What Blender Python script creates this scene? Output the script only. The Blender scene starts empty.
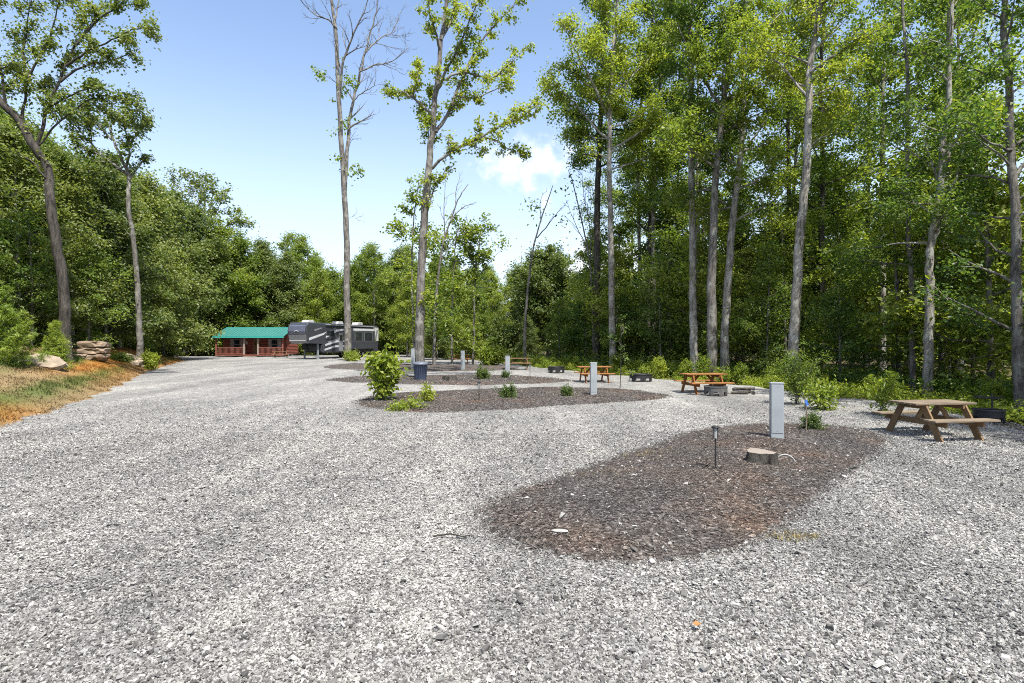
import bpy, bmesh, math, random
import numpy as np
from mathutils import Vector, Matrix, Quaternion

V = Vector
PI = math.pi
SC = bpy.context.scene
COL = SC.collection
F = 569.0          # focal length in pixels (20 mm on a 36 mm sensor, 1024 px wide)
HC = 1.85          # camera height
HZ = 341.5         # horizon row

# ------------------------------------------------------------------ measuring helpers
def G(px, py):                       # a point on flat ground seen at this pixel
    s = (py - HZ) / HC
    return V(((px - 512) / s, F / s, 0.0))

def A(px, py, D):                    # a point at distance D seen at this pixel
    return V(((px - 512) / F * D, D, HC - (py - HZ) / F * D))

def lerp(a, b, t): return a + (b - a) * t
def sstep(a, b, x):
    t = min(1.0, max(0.0, (x - a) / (b - a)))
    return t * t * (3 - 2 * t)

# ------------------------------------------------------------------ the lie of the land
EDGE_L = [(-6.5, -40), (-7.2, -5), (-9.0, 5), (-11.3, 12.6), (-13.2, 17), (-16.2, 23), (-19.4, 29), (-22.6, 35),
          (-27.2, 45), (-31.2, 54), (-36, 62), (-41, 70), (-46, 90)]
EDGE_R = [(13.5, -40), (12.2, -5), (11.2, 5), (10.7, 11.6), (11.3, 15), (11.2, 18), (9.8, 24), (6.6, 29.5), (3.2, 37),
          (0.0, 46), (-3.0, 55), (-9, 64), (-13, 74), (-16, 90)]

def edge_x(E, y):
    for (x0, y0), (x1, y1) in zip(E, E[1:]):
        if y <= y1: return lerp(x0, x1, max(0, (y - y0)) / (y1 - y0))
    return E[-1][0]

EL = np.array(EDGE_L); ER = np.array(EDGE_R)
def edge_np(E, y): return np.interp(y, E[:, 1], E[:, 0])

def gz_np(x, y):
    """terrain height away from the gravel: a bank rises on the left, a slight fall on the right"""
    x = np.asarray(x, float); y = np.asarray(y, float)
    sl = (edge_np(EL, y) - x) * 0.87
    sl = np.maximum(sl, 0)
    fade = 1 - np.clip((y - 46) / 14, 0, 1) ** 2 * (3 - 2 * np.clip((y - 46) / 14, 0, 1))
    fade = np.where(y > 60, 0.0, fade)
    bump = 0.10 * np.sin(x * .9 + y * .37) + 0.07 * np.sin(x * 1.7 - y * 1.1 + 2) + .04 * np.sin(x * 3.1 + y * 2.3)
    z = fade * (1.75 * (1 - np.exp(-sl / 3.1)) + 0.03 * np.maximum(sl - 8, 0)) + bump * np.clip(sl / 2.5, 0, 1)
    sr = np.maximum((x - edge_np(ER, y)) * 0.87, 0)
    z = z - 0.5 * (1 - np.exp(-sr / 9)) + bump * .8 * np.clip(sr / 2.5, 0, 1)
    return z
def gz(x, y): return float(gz_np(np.array([x]), np.array([y]))[0])

def gravel_z(x, y):
    return (.012 * np.sin(.9 * x + .3 * y) + .010 * np.sin(.5 * x - .7 * y + 1) + .006 * np.sin(2.3 * x + 1.1 * y)
            + .006 * np.sin(1.3 * x - 2.9 * y + .5))

# ------------------------------------------------------------------ objects, parts and tags
def tag(o, label, cat, group=None):
    o['label'] = label; o['category'] = cat
    if group: o['group'] = group
    return o
def thing(name, label, cat, loc=(0, 0, 0), rz=0.0, group=None):
    o = bpy.data.objects.new(name, None); COL.objects.link(o)
    o.empty_display_size = .3
    o.location = loc; o.rotation_euler = (0, 0, rz)
    return tag(o, label, cat, group)
def link(name, me, mat=None, parent=None, loc=None):
    o = bpy.data.objects.new(name, me); COL.objects.link(o)
    if mat:
        me.materials.clear()
        me.materials.append(mat)
    if parent: o.parent = parent
    if loc is not None: o.location = loc
    return o
def dup(root, loc, rz=0.0, sc=1.0, label=None, group=None):
    r = root.copy(); COL.objects.link(r)
    r.location = loc; r.rotation_euler = (0, 0, rz); r.scale = (sc, sc, sc)
    if label: r['label'] = label
    if group: r['group'] = group
    for ch in list(root.children):
        c = ch.copy(); COL.objects.link(c); c.parent = r
        for g in list(ch.children):
            d = g.copy(); COL.objects.link(d); d.parent = c
    return r
def kind(o, k): o['kind'] = k; return o

def np_mesh(name, co, faces, smooth=False):
    """mesh from numpy arrays; faces is (M, k)"""
    me = bpy.data.meshes.new(name)
    co = np.ascontiguousarray(co, dtype=np.float32); faces = np.ascontiguousarray(faces, dtype=np.int32)
    M, k = faces.shape
    me.vertices.add(len(co)); me.vertices.foreach_set('co', co.ravel())
    me.loops.add(M * k); me.loops.foreach_set('vertex_index', faces.ravel())
    me.polygons.add(M)
    me.polygons.foreach_set('loop_start', np.arange(0, M * k, k, dtype=np.int32))
    me.polygons.foreach_set('loop_total', np.full(M, k, dtype=np.int32))
    me.polygons.foreach_set('use_smooth', np.full(M, smooth, dtype=bool))
    me.update(calc_edges=True)
    return me

class MB:
    """collects boxes, bars, prisms and tubes; build() links them as ONE mesh object"""
    def __init__(s): s.v = []; s.f = []; s.sm = []
    def add(s, vs, fs, M=None, smooth=False):
        b = len(s.v)
        for p in vs:
            p = V(p); s.v.append(M @ p if M else p)
        for f in fs: s.f.append([b + i for i in f]); s.sm.append(smooth)
    def box(s, x0, x1, y0, y1, z0, z1, M=None):
        s.add([(x0, y0, z0), (x1, y0, z0), (x1, y1, z0), (x0, y1, z0), (x0, y0, z1), (x1, y0, z1), (x1, y1, z1), (x0, y1, z1)],
              [(3, 2, 1, 0), (4, 5, 6, 7), (0, 1, 5, 4), (1, 2, 6, 5), (2, 3, 7, 6), (3, 0, 4, 7)], M)
    def bar(s, a, b, w, h, up=(0, 0, 1)):
        a = V(a); b = V(b); d = (b - a); L = d.length; d.normalize()
        x = d.cross(V(up))
        if x.length < 1e-4: x = d.cross(V((1, 0, 0)))
        x.normalize(); z = x.cross(d)
        M = Matrix((x, d, z)).transposed().to_4x4(); M.translation = a
        s.box(-w / 2, w / 2, 0, L, -h / 2, h / 2, M)
    def prism(s, poly, y0, y1, M=None):            # polygon in x,z extruded along y
        n = len(poly)
        vs = [(x, y0, z) for x, z in poly] + [(x, y1, z) for x, z in poly]
        fs = [tuple(range(n)), tuple(range(2 * n - 1, n - 1, -1))]
        for i in range(n):
            j = (i + 1) % n; fs.append((i, n + i, n + j, j))
        s.add(vs, fs, M)
    def lathe(s, prof, n=20, M=None, cap=True, smooth=True):      # prof: (r, z)
        b = []
        for r, z in prof:
            b += [(r * math.cos(2 * PI * i / n), r * math.sin(2 * PI * i / n), z) for i in range(n)]
        fs = []
        for k in range(len(prof) - 1):
            for i in range(n):
                j = (i + 1) % n
                fs.append((k * n + i, k * n + j, (k + 1) * n + j, (k + 1) * n + i))
        s.add(b, fs, M, smooth)
        if cap:
            m = len(prof) - 1
            s.add(b[:n], [tuple(range(n - 1, -1, -1))], M); s.add(b[m * n:], [tuple(range(n))], M)
    def tube(s, pts, rad, n=6, cap=True):
        pts = [V(p) for p in pts]; m = len(pts)
        if not hasattr(rad, '__len__'): rad = [rad] * m
        t = (pts[1] - pts[0]).normalized()
        x = t.orthogonal().normalized()
        ring = []
        for i in range(m):
            tt = (pts[min(i + 1, m - 1)] - pts[max(i - 1, 0)])
            if tt.length < 1e-6: tt = t
            tt.normalize()
            x = (x - tt * x.dot(tt))
            if x.length < 1e-4: x = tt.orthogonal()
            x.normalize(); y = tt.cross(x)
            ring += [pts[i] + (x * math.cos(2 * PI * k / n) + y * math.sin(2 * PI * k / n)) * rad[i] for k in range(n)]
        fs = []
        for i in range(m - 1):
            for k in range(n):
                j = (k + 1) % n
                fs.append((i * n + k, i * n + j, (i + 1) * n + j, (i + 1) * n + k))
        s.add(ring, fs, None, True)
        if cap:
            s.add(ring[-n:], [tuple(range(n))]); s.add(ring[:n], [tuple(range(n - 1, -1, -1))])
    def build(s, name, mat, parent=None, bevel=0.0, loc=None):
        me = bpy.data.meshes.new(name)
        me.from_pydata([tuple(p) for p in s.v], [], s.f)
        me.polygons.foreach_set('use_smooth', np.array(s.sm, dtype=bool))
        me.update()
        o = link(name, me, mat, parent, loc)
        if bevel:
            m = o.modifiers.new('bevel', 'BEVEL'); m.width = bevel; m.segments = 2; m.limit_method = 'ANGLE'
        return o

# ------------------------------------------------------------------ materials
def nodes_of(name):
    m = bpy.data.materials.new(name); m.use_nodes = True
    nt = m.node_tree; nt.nodes.clear()
    out = nt.nodes.new('ShaderNodeOutputMaterial')
    return m, nt, nt.nodes, nt.links, out
def ramp(N, stops, interp='LINEAR'):
    r = N.new('ShaderNodeValToRGB'); r.color_ramp.interpolation = interp
    e = r.color_ramp.elements
    while len(e) < len(stops): e.new(0.5)
    for q, (p, c) in zip(e, stops):
        q.position = p; q.color = (c[0], c[1], c[2], 1)
    return r
def coords(N, L, scale=(1, 1, 1), what='Object'):
    tc = N.new('ShaderNodeTexCoord'); mp = N.new('ShaderNodeMapping')
    mp.inputs['Scale'].default_value = scale
    L.new(tc.outputs[what], mp.inputs['Vector'])
    return mp.outputs['Vector']
def noise(N, L, vec, scale, detail=4, rough=.55):
    n = N.new('ShaderNodeTexNoise'); n.inputs['Scale'].default_value = scale
    n.inputs['Detail'].default_value = detail; n.inputs['Roughness'].default_value = rough
    L.new(vec, n.inputs['Vector']); return n
def mul(N, L, a, b, fac=1.0):
    m = N.new('ShaderNodeMix'); m.data_type = 'RGBA'; m.blend_type = 'MULTIPLY'; m.inputs[0].default_value = fac
    L.new(a, m.inputs[6]); L.new(b, m.inputs[7]); return m.outputs[2]
def mixc(N, L, fac, a, b):
    m = N.new('ShaderNodeMix'); m.data_type = 'RGBA'
    if hasattr(fac, 'node'): L.new(fac, m.inputs[0])
    else: m.inputs[0].default_value = fac
    for s, k in ((a, 6), (b, 7)):
        if hasattr(s, 'node'): L.new(s, m.inputs[k])
        else: m.inputs[k].default_value = (s[0], s[1], s[2], 1)
    return m.outputs[2]
def bump(N, L, h, strength, dist):
    b = N.new('ShaderNodeBump'); b.inputs['Strength'].default_value = strength; b.inputs['Distance'].default_value = dist
    L.new(h, b.inputs['Height']); return b.outputs['Normal']
def pbsdf(N, L, out, rough=.7, spec=.3, metal=0.0):
    p = N.new('ShaderNodeBsdfPrincipled'); p.inputs['Roughness'].default_value = rough
    p.inputs['Specular IOR Level'].default_value = spec; p.inputs['Metallic'].default_value = metal
    L.new(p.outputs[0], out.inputs[0]); return p

def mat_plain(name, c, rough=.6, var=.25, scale=4.0, metal=0.0, spec=.35, stretch=(1, 1, 1), bmp=0.0):
    """a paint, wood or stone colour with uneven wear"""
    m, nt, N, L, out = nodes_of(name)
    p = pbsdf(N, L, out, rough, spec, metal)
    v = coords(N, L, stretch)
    n = noise(N, L, v, scale, 5, .6)
    r = ramp(N, [(.3, [x * (1 - var) for x in c]), (.7, [min(1, x * (1 + var)) for x in c])])
    L.new(n.outputs['Fac'], r.inputs[0]); L.new(r.outputs[0], p.inputs['Base Color'])
    if bmp:
        L.new(bump(N, L, n.outputs['Fac'], .6, bmp), p.inputs['Normal'])
    return m

def mat_leaf(name, dark, mid, light, transl=.42, hue=.015, gloss=.35, tcol=1.6):
    m, nt, N, L, out = nodes_of(name)
    g = N.new('ShaderNodeNewGeometry'); oi = N.new('ShaderNodeObjectInfo')
    v = coords(N, L)
    n = noise(N, L, v, .55, 2, .5)
    a = N.new('ShaderNodeMath'); a.operation = 'MULTIPLY_ADD'; a.inputs[1].default_value = .55; a.inputs[2].default_value = 0
    L.new(g.outputs['Random Per Island'], a.inputs[0])
    b = N.new('ShaderNodeMath'); b.operation = 'MULTIPLY_ADD'; b.inputs[1].default_value = .75
    L.new(n.outputs['Fac'], b.inputs[0]); L.new(a.outputs[0], b.inputs[2])
    r = ramp(N, [(.2, dark), (.6, mid), (1.0, light)])
    L.new(b.outputs[0], r.inputs[0])
    h = N.new('ShaderNodeHueSaturation')
    mr = N.new('ShaderNodeMapRange'); mr.inputs[3].default_value = .5 - hue; mr.inputs[4].default_value = .5 + hue
    L.new(oi.outputs['Random'], mr.inputs[0]); L.new(mr.outputs[0], h.inputs['Hue'])
    mv = N.new('ShaderNodeMapRange'); mv.inputs[3].default_value = 1.25; mv.inputs[4].default_value = .78
    L.new(oi.outputs['Random'], mv.inputs[0]); L.new(mv.outputs[0], h.inputs['Value'])
    L.new(r.outputs[0], h.inputs['Color'])
    p = N.new('ShaderNodeBsdfPrincipled'); p.inputs['Roughness'].default_value = .42
    p.inputs['Specular IOR Level'].default_value = gloss
    L.new(h.outputs[0], p.inputs['Base Color'])
    t = N.new('ShaderNodeBsdfTranslucent')
    tc = N.new('ShaderNodeMix'); tc.data_type = 'RGBA'; tc.blend_type = 'MULTIPLY'; tc.inputs[0].default_value = 1
    tc.inputs[7].default_value = (tcol * 1.2, tcol * 1.18, tcol * .5, 1)
    L.new(h.outputs[0], tc.inputs[6]); L.new(tc.outputs[2], t.inputs[0])
    mx = N.new('ShaderNodeMixShader'); mx.inputs[0].default_value = transl
    L.new(p.outputs[0], mx.inputs[1]); L.new(t.outputs[0], mx.inputs[2]); L.new(mx.outputs[0], out.inputs[0])
    return m

def mat_bark(name, c0, c1, lich=None):
    m, nt, N, L, out = nodes_of(name)
    p = pbsdf(N, L, out, .9, .15)
    v = coords(N, L, (1, 1, .18))
    n = noise(N, L, v, 7, 6, .8)
    r = ramp(N, [(.38, c0), (.60, c1)])
    L.new(n.outputs['Fac'], r.inputs[0]); col = r.outputs[0]
    if lich:
        n2 = noise(N, L, coords(N, L), 1.7, 5, .6)
        k = ramp(N, [(.5, (0, 0, 0)), (.62, (1, 1, 1))]); L.new(n2.outputs['Fac'], k.inputs[0])
        col = mixc(N, L, k.outputs[0], col, lich)
    L.new(col, p.inputs['Base Color'])
    L.new(bump(N, L, n.outputs['Fac'], 1.0, .09), p.inputs['Normal'])
    return m

def macro(N, L):
    """slow brightness drift shared by the loose gravel and the sheet under it: dust, wheel tracks"""
    g = N.new('ShaderNodeNewGeometry')
    mp = N.new('ShaderNodeMapping'); mp.inputs['Scale'].default_value = (.55, .12, 1); mp.inputs['Rotation'].default_value = (0, 0, .45)
    L.new(g.outputs['Position'], mp.inputs['Vector'])
    n = noise(N, L, mp.outputs[0], 1.0, 3, .6)
    r = ramp(N, [(.32, (.72, .72, .72)), (.68, (1.24, 1.23, 1.21))])
    L.new(n.outputs['Fac'], r.inputs[0])
    mp2 = N.new('ShaderNodeMapping'); mp2.inputs['Scale'].default_value = (1, 1, 0)
    L.new(g.outputs['Position'], mp2.inputs['Vector'])
    n2 = noise(N, L, mp2.outputs[0], 2.2, 4, .65)
    r2 = ramp(N, [(.32, (.84, .84, .85)), (.68, (1.12, 1.11, 1.09))])
    L.new(n2.outputs['Fac'], r2.inputs[0])
    return mul(N, L, r.outputs[0], r2.outputs[0])

GRAVEL = [(0.0, (.050, .0495, .047)), (.25, (.118, .117, .111)), (.55, (.212, .210, .201)), (.85, (.305, .302, .288)), (1.0, (.41, .405, .385))]
def mat_gravel_sheet():
    m, nt, N, L, out = nodes_of('gravel_bed')
    p = pbsdf(N, L, out, .85, .25)
    v = coords(N, L)
    w = noise(N, L, v, 14, 2)
    mv = N.new('ShaderNodeVectorMath'); mv.operation = 'MULTIPLY_ADD'; mv.inputs[1].default_value = (.05, .05, .05)
    L.new(w.outputs['Color'], mv.inputs[0]); L.new(v, mv.inputs[2])
    vo = N.new('ShaderNodeTexVoronoi'); vo.inputs['Scale'].default_value = 42; vo.inputs['Randomness'].default_value = 1
    L.new(mv.outputs[0], vo.inputs['Vector'])
    vb = N.new('ShaderNodeTexVoronoi'); vb.inputs['Scale'].default_value = 11
    L.new(mv.outputs[0], vb.inputs['Vector'])
    r = ramp(N, GRAVEL)
    sp = N.new('ShaderNodeSeparateColor'); L.new(vo.outputs['Color'], sp.inputs[0])
    sb = N.new('ShaderNodeSeparateColor'); L.new(vb.outputs['Color'], sb.inputs[0])
    mx = N.new('ShaderNodeMath'); mx.operation = 'MULTIPLY_ADD'; mx.inputs[1].default_value = .25
    L.new(sb.outputs[0], mx.inputs[0])
    ms = N.new('ShaderNodeMath'); ms.operation = 'MULTIPLY'; ms.inputs[1].default_value = .78
    L.new(sp.outputs[0], ms.inputs[0]); L.new(ms.outputs[0], mx.inputs[2])
    L.new(mx.outputs[0], r.inputs[0])
    L.new(mul(N, L, r.outputs[0], macro(N, L)), p.inputs['Base Color'])
    L.new(bump(N, L, vo.outputs['Distance'], .6, -.02), p.inputs['Normal'])
    return m
def mat_island(name, stops, rough=.85, mac=True, big=None):
    """every loose piece gets its own tone"""
    m, nt, N, L, out = nodes_of(name)
    p = pbsdf(N, L, out, rough, .25)
    g = N.new('ShaderNodeNewGeometry')
    r = ramp(N, stops); L.new(g.outputs['Random Per Island'], r.inputs[0])
    c = r.outputs[0]
    if mac: c = mul(N, L, c, macro(N, L))
    if big: c = big(N, L, c)
    L.new(c, p.inputs['Base Color'])
    return m

def mulch_tint(N, L, c):
    g = N.new('ShaderNodeNewGeometry')
    n = noise(N, L, g.outputs['Position'], .55, 4, .6)
    k = ramp(N, [(.50, (1, 1, 1)), (.70, (1.28, 1.06, .93))]); L.new(n.outputs['Fac'], k.inputs[0])
    n2 = noise(N, L, g.outputs['Position'], .9, 3, .6)
    k2 = ramp(N, [(.35, (.92, .94, .98)), (.65, (1.12, 1.06, 1.0))]); L.new(n2.outputs['Color'], k2.inputs[0])
    return mul(N, L, mul(N, L, c, k.outputs[0]), k2.outputs[0])
MULCH = [(0, (.026, .0235, .022)), (.45, (.060, .053, .048)), (.8, (.112, .101, .093)), (1, (.20, .188, .175))]
def mat_mulch_sheet():
    m, nt, N, L, out = nodes_of('mulch_bed')
    p = pbsdf(N, L, out, .95, .1)
    v = coords(N, L, (1, 1, 1))
    vo = N.new('ShaderNodeTexVoronoi'); vo.inputs['Scale'].default_value = 26
    L.new(v, vo.inputs['Vector'])
    sp = N.new('ShaderNodeSeparateColor'); L.new(vo.outputs['Color'], sp.inputs[0])
    r = ramp(N, MULCH); L.new(sp.outputs[0], r.inputs[0])
    L.new(mulch_tint(N, L, r.outputs[0]), p.inputs['Base Color'])
    L.new(bump(N, L, vo.outputs['Distance'], 1.0, .03), p.inputs['Normal'])
    return m
def mat_attr(name, rough=.9, var=True, transl=0.0):
    m, nt, N, L, out = nodes_of(name)
    p = N.new('ShaderNodeBsdfPrincipled'); p.inputs['Roughness'].default_value = rough; p.inputs['Specular IOR Level'].default_value = .15
    at = N.new('ShaderNodeAttribute'); at.attribute_name = 'tone'
    c = at.outputs['Color']
    if var:
        n = noise(N, L, coords(N, L), 9, 6, .75)
        r = ramp(N, [(.3, (.55, .55, .55)), (.7, (1.4, 1.4, 1.4))]); L.new(n.outputs['Fac'], r.inputs[0])
        c = mul(N, L, c, r.outputs[0])
        L.new(bump(N, L, n.outputs['Fac'], .8, .06), p.inputs['Normal'])
    L.new(c, p.inputs['Base Color'])
    if transl:
        t = N.new('ShaderNodeBsdfTranslucent'); L.new(c, t.inputs[0])
        mx = N.new('ShaderNodeMixShader'); mx.inputs[0].default_value = transl
        L.new(p.outputs[0], mx.inputs[1]); L.new(t.outputs[0], mx.inputs[2]); L.new(mx.outputs[0], out.inputs[0])
    else: L.new(p.outputs[0], out.inputs[0])
    return m
def mat_floor():
    m, nt, N, L, out = nodes_of('forest_floor')
    p = pbsdf(N, L, out, .95, .1)
    v = coords(N, L)
    n = noise(N, L, v, 1.4, 8, .7)
    r = ramp(N, [(.3, (.035, .028, .018)), (.5, (.085, .062, .038)), (.62, (.045, .06, .018)), (.8, (.05, .085, .02))])
    L.new(n.outputs['Fac'], r.inputs[0])
    n2 = noise(N, L, v, 22, 5, .7)
    k = ramp(N, [(.3, (.6, .6, .6)), (.7, (1.4, 1.4, 1.4))]); L.new(n2.outputs['Fac'], k.inputs[0])
    L.new(mul(N, L, r.outputs[0], k.outputs[0]), p.inputs['Base Color'])
    L.new(bump(N, L, n2.outputs['Fac'], .8, .08), p.inputs['Normal'])
    return m

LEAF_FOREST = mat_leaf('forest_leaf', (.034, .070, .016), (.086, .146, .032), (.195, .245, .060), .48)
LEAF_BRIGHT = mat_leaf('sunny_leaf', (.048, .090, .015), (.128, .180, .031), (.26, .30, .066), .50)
LEAF_LEFT = mat_leaf('oak_leaf', (.036, .066, .017), (.100, .140, .038), (.225, .255, .092), .43, .012)
LEAF_LIME = mat_leaf('lime_leaf', (.068, .112, .013), (.160, .215, .024), (.30, .335, .06), .45)
LEAF_BOX = mat_leaf('boxwood_leaf', (.030, .056, .013), (.065, .105, .02), (.13, .175, .035), .35)
LEAF_CYP = mat_leaf('cypress_leaf', (.040, .085, .014), (.115, .180, .022), (.27, .33, .045), .35)
BARK_GREY = mat_bark('grey_bark', (.085, .078, .066), (.34, .315, .275), (.38, .375, .335))
BARK_DARK = mat_bark('dark_bark', (.024, .022, .019), (.095, .086, .074))
BARK_MID = mat_bark('brown_bark', (.048, .044, .038), (.20, .185, .165), (.24, .236, .21))
# ------------------------------------------------------------------ growing trees
class Tree:
    def __init__(s): s.mb = MB(); s.cl = []
def catmull(pts, k=5):
    P = [pts[0]] + list(pts) + [pts[-1]]
    o = []
    for i in range(1, len(P) - 2):
        a, b, c, d = P[i - 1], P[i], P[i + 1], P[i + 2]
        for j in range(k):
            t = j / k
            o.append(.5 * ((2 * b) + (c - a) * t + (2 * a - 5 * b + 4 * c - d) * t * t + (3 * b - a - 3 * c + d) * t ** 3))
    o.append(V(P[-2]))
    return o
def at(pts, t):
    f = t * (len(pts) - 1); i = min(int(f), len(pts) - 2)
    return pts[i].lerp(pts[i + 1], f - i), (pts[i + 1] - pts[i]).normalized()
def plen(pts): return sum((b - a).length for a, b in zip(pts, pts[1:]))

def spawn(T, R, pts, rad, L, lev, S, t0=.22):
    if lev < S['max']:
        k = max(S.get('kmin', 1), int(L * S['dens'][lev] * R.uniform(.8, 1.2) + R.random()))
        for q in range(k):
            t = t0 + (1 - t0) * (q + R.random()) / k * .98
            p, d = at(pts, t)
            ax = d.orthogonal().normalized(); ax.rotate(Quaternion(d, R.uniform(0, 2 * PI)))
            side = ax.copy(); side.z *= .55
            ang = math.radians(R.uniform(*S['ang']))
            nd = (d * math.cos(ang) + side.normalized() * math.sin(ang)).normalized()
            Lc = max(S['minl'], L * S['lf'][lev] * (1.12 - .75 * t) * R.uniform(.7, 1.25))
            r = rad[min(int(t * (len(rad) - 1)), len(rad) - 1)] * .6
            grow(T, R, p, nd, Lc, max(r, S['minr']), lev + 1, S)
    if S['leaf'] is not None and lev >= S['leaf']:
        t = S.get('ct0', .35)
        while t < 1:
            if R.random() < S.get('cp', 1):
                p, d = at(pts, t); T.cl.append(p + V((R.gauss(0, .1), R.gauss(0, .1), R.gauss(0, .08))))
            t += S['cstep'] / max(L, .01) * R.uniform(.7, 1.3)
        if R.random() < S.get('cp', 1): T.cl.append(pts[-1].copy())
def grow(T, R, p, d, L, r, lev, S):
    n = max(3, int(L / S['seg'])); st = L / n
    pts = [p.copy()]; rad = [r]; w = S['wig']; up = S['up'][min(lev, len(S['up']) - 1)]
    for i in range(n):
        d = (d + V((R.gauss(0, w), R.gauss(0, w), R.gauss(0, w) + up))).normalized()
        p = p + d * st; pts.append(p.copy()); rad.append(max(S['minr'] * .5, r * (1 - .82 * (i + 1) / n)))
    T.mb.tube(pts, rad, 6 if lev < 2 else 4, cap=lev < 2)
    spawn(T, R, pts, rad, L, lev, S)

def leaf_mesh(name, cl, n, sp, L, W, seed, flat=.5, drop=.0, upb=.55):
    """n leaves round every spray centre: folded kites, mostly facing up"""
    g = np.random.default_rng(seed)
    C = np.array([tuple(c) for c in cl], dtype=np.float32)
    M = len(C)
    cs = g.uniform(.65, 1.3, M)
    idx = np.repeat(np.arange(M), n); K = len(idx)
    tilt = g.normal(0, .35, (M, 2))
    off = g.normal(0, 1, (K, 3)) * np.array([sp, sp, sp * flat]) * cs[idx][:, None]
    off[:, 2] += off[:, 0] * tilt[idx, 0] + off[:, 1] * tilt[idx, 1] - drop * np.hypot(off[:, 0], off[:, 1])
    P = C[idx] + off
    nz = np.abs(g.normal(0, .5, K)) + upb
    nr = np.stack([g.normal(0, .6, K) + off[:, 0] * .3 / sp, g.normal(0, .6, K) + off[:, 1] * .3 / sp, nz], 1)
    nr /= np.linalg.norm(nr, axis=1, keepdims=True)
    d = g.normal(0, 1, (K, 3)); d[:, 2] -= .35
    d -= nr * (d * nr).sum(1, keepdims=True); d /= np.linalg.norm(d, axis=1, keepdims=True)
    s = np.cross(d, nr)
    l = (L * g.uniform(.65, 1.3, K))[:, None]; w = (W * g.uniform(.7, 1.25, K))[:, None]
    co = np.empty((K, 4, 3), np.float32)
    co[:, 0] = P - d * l * .5; co[:, 2] = P + d * l * .5 - nr * l * .12
    co[:, 1] = P + s * w * .5 + nr * w * .16 - d * l * .06; co[:, 3] = P - s * w * .5 + nr * w * .16 - d * l * .06
    return np_mesh(name, co.reshape(-1, 3), np.arange(K * 4).reshape(-1, 4))

def finish(T, root, bark, leaf, n, sp, L, W, seed, crown='crown', **k):
    T.mb.build('trunk', bark, root)
    if T.cl: link(crown, leaf_mesh(crown, T.cl, n, sp, L, W, seed, **k), leaf, root)

def trunk_pts(R, h, lean=.02, wig=.012, n=14, flare=1.35, r0=.25, r1=.03):
    pts = []; rad = []; d = V((R.gauss(0, lean), R.gauss(0, lean), 1)).normalized(); p = V((0, 0, -.25))
    for i in range(n + 1):
        t = i / n
        pts.append(p.copy()); rad.append(lerp(r0, r1, t ** .9) * (flare if i == 0 else 1))
        d = (d + V((R.gauss(0, wig), R.gauss(0, wig), .02))).normalized(); p = p + d * (h / n)
    return pts, rad

def make_tree(name, label, cat, seed, h, cb, rad, r0, bark, leaf, limbs=26, n=42, sp=.42, L=.27, W=.17, top=.35, twigs=.9,
              group=None, cp=1.0, cstep=.75, flat=.45, lean=.02):
    """a free-standing forest tree: bare bole below cb*h, limbs filling an uneven crown above"""
    R = random.Random(seed); T = Tree()
    root = thing(name, label, cat, group=group)
    pts, rr = trunk_pts(R, h * .97, r0=r0, r1=.035, lean=lean)
    T.mb.tube(pts, rr, 9)
    S = dict(seg=.6, wig=.13, up=[.0, .05, .04, .03], max=3 if twigs > 1.5 else 2, dens=[0, twigs, .6], lf=[0, .5, .45], ang=(30, 70), minl=.5,
             minr=.012, leaf=1, cstep=cstep, ct0=.45, cp=cp)
    ph = R.uniform(0, 6); lob = [R.uniform(.7, 1.2) for _ in range(7)]
    for q in range(limbs):
        u = (q + R.random()) / limbs
        t = cb + (1 - cb) * u * .99
        p, d = at(pts, t)
        prof = (math.sin(PI * min(1, u * (1 - top) + top * .6 + .12)) ** .8)
        az = ph + q * 2.39996 + R.gauss(0, .35)
        Lb = rad * prof * lob[q % 7] * R.uniform(.75, 1.15)
        el = math.radians(lerp(2, 62, u ** 1.3) + R.gauss(0, 9))
        dd = V((math.cos(az) * math.cos(el), math.sin(az) * math.cos(el), math.sin(el)))
        grow(T, R, p, dd, max(Lb, .7), max(.02, rr[min(int(t * 14), 14)] * .42), 1, S)
    finish(T, root, bark, leaf, n, sp, L, W, seed, flat=flat)
    return root

def make_shrub(name, label, cat, seed, h, w, leaf, stems=9, n=16, sp=.12, L=.11, W=.06, group=None, loc=(0, 0, 0), up=.12, crown='foliage', flat=.8, cstep=.16, lev=1):
    R = random.Random(seed); T = Tree()
    root = thing(name, label, cat, loc, group=group)
    S = dict(seg=.15, wig=.1, up=[up, up, .05], max=lev, dens=[3.2, 2.0], lf=[.55, .5], ang=(25, 55), minl=.15, minr=.005, leaf=0, cstep=cstep, ct0=.18)
    for k in range(stems):
        az = k * 2.4 + R.gauss(0, .3); sl = R.uniform(.1, 1.0) * w / h
        d = V((math.cos(az) * sl, math.sin(az) * sl, 1)).normalized()
        grow(T, R, V((math.cos(az) * .05, math.sin(az) * .05, -.03)), d, h * R.uniform(.6, 1.02), .012, 0, S)
    T.mb.build('stem', BARK_MID, root)
    link(crown, leaf_mesh(crown, T.cl, n, sp, L, W, seed, flat=flat, upb=.3), leaf, root)
    return root

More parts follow.
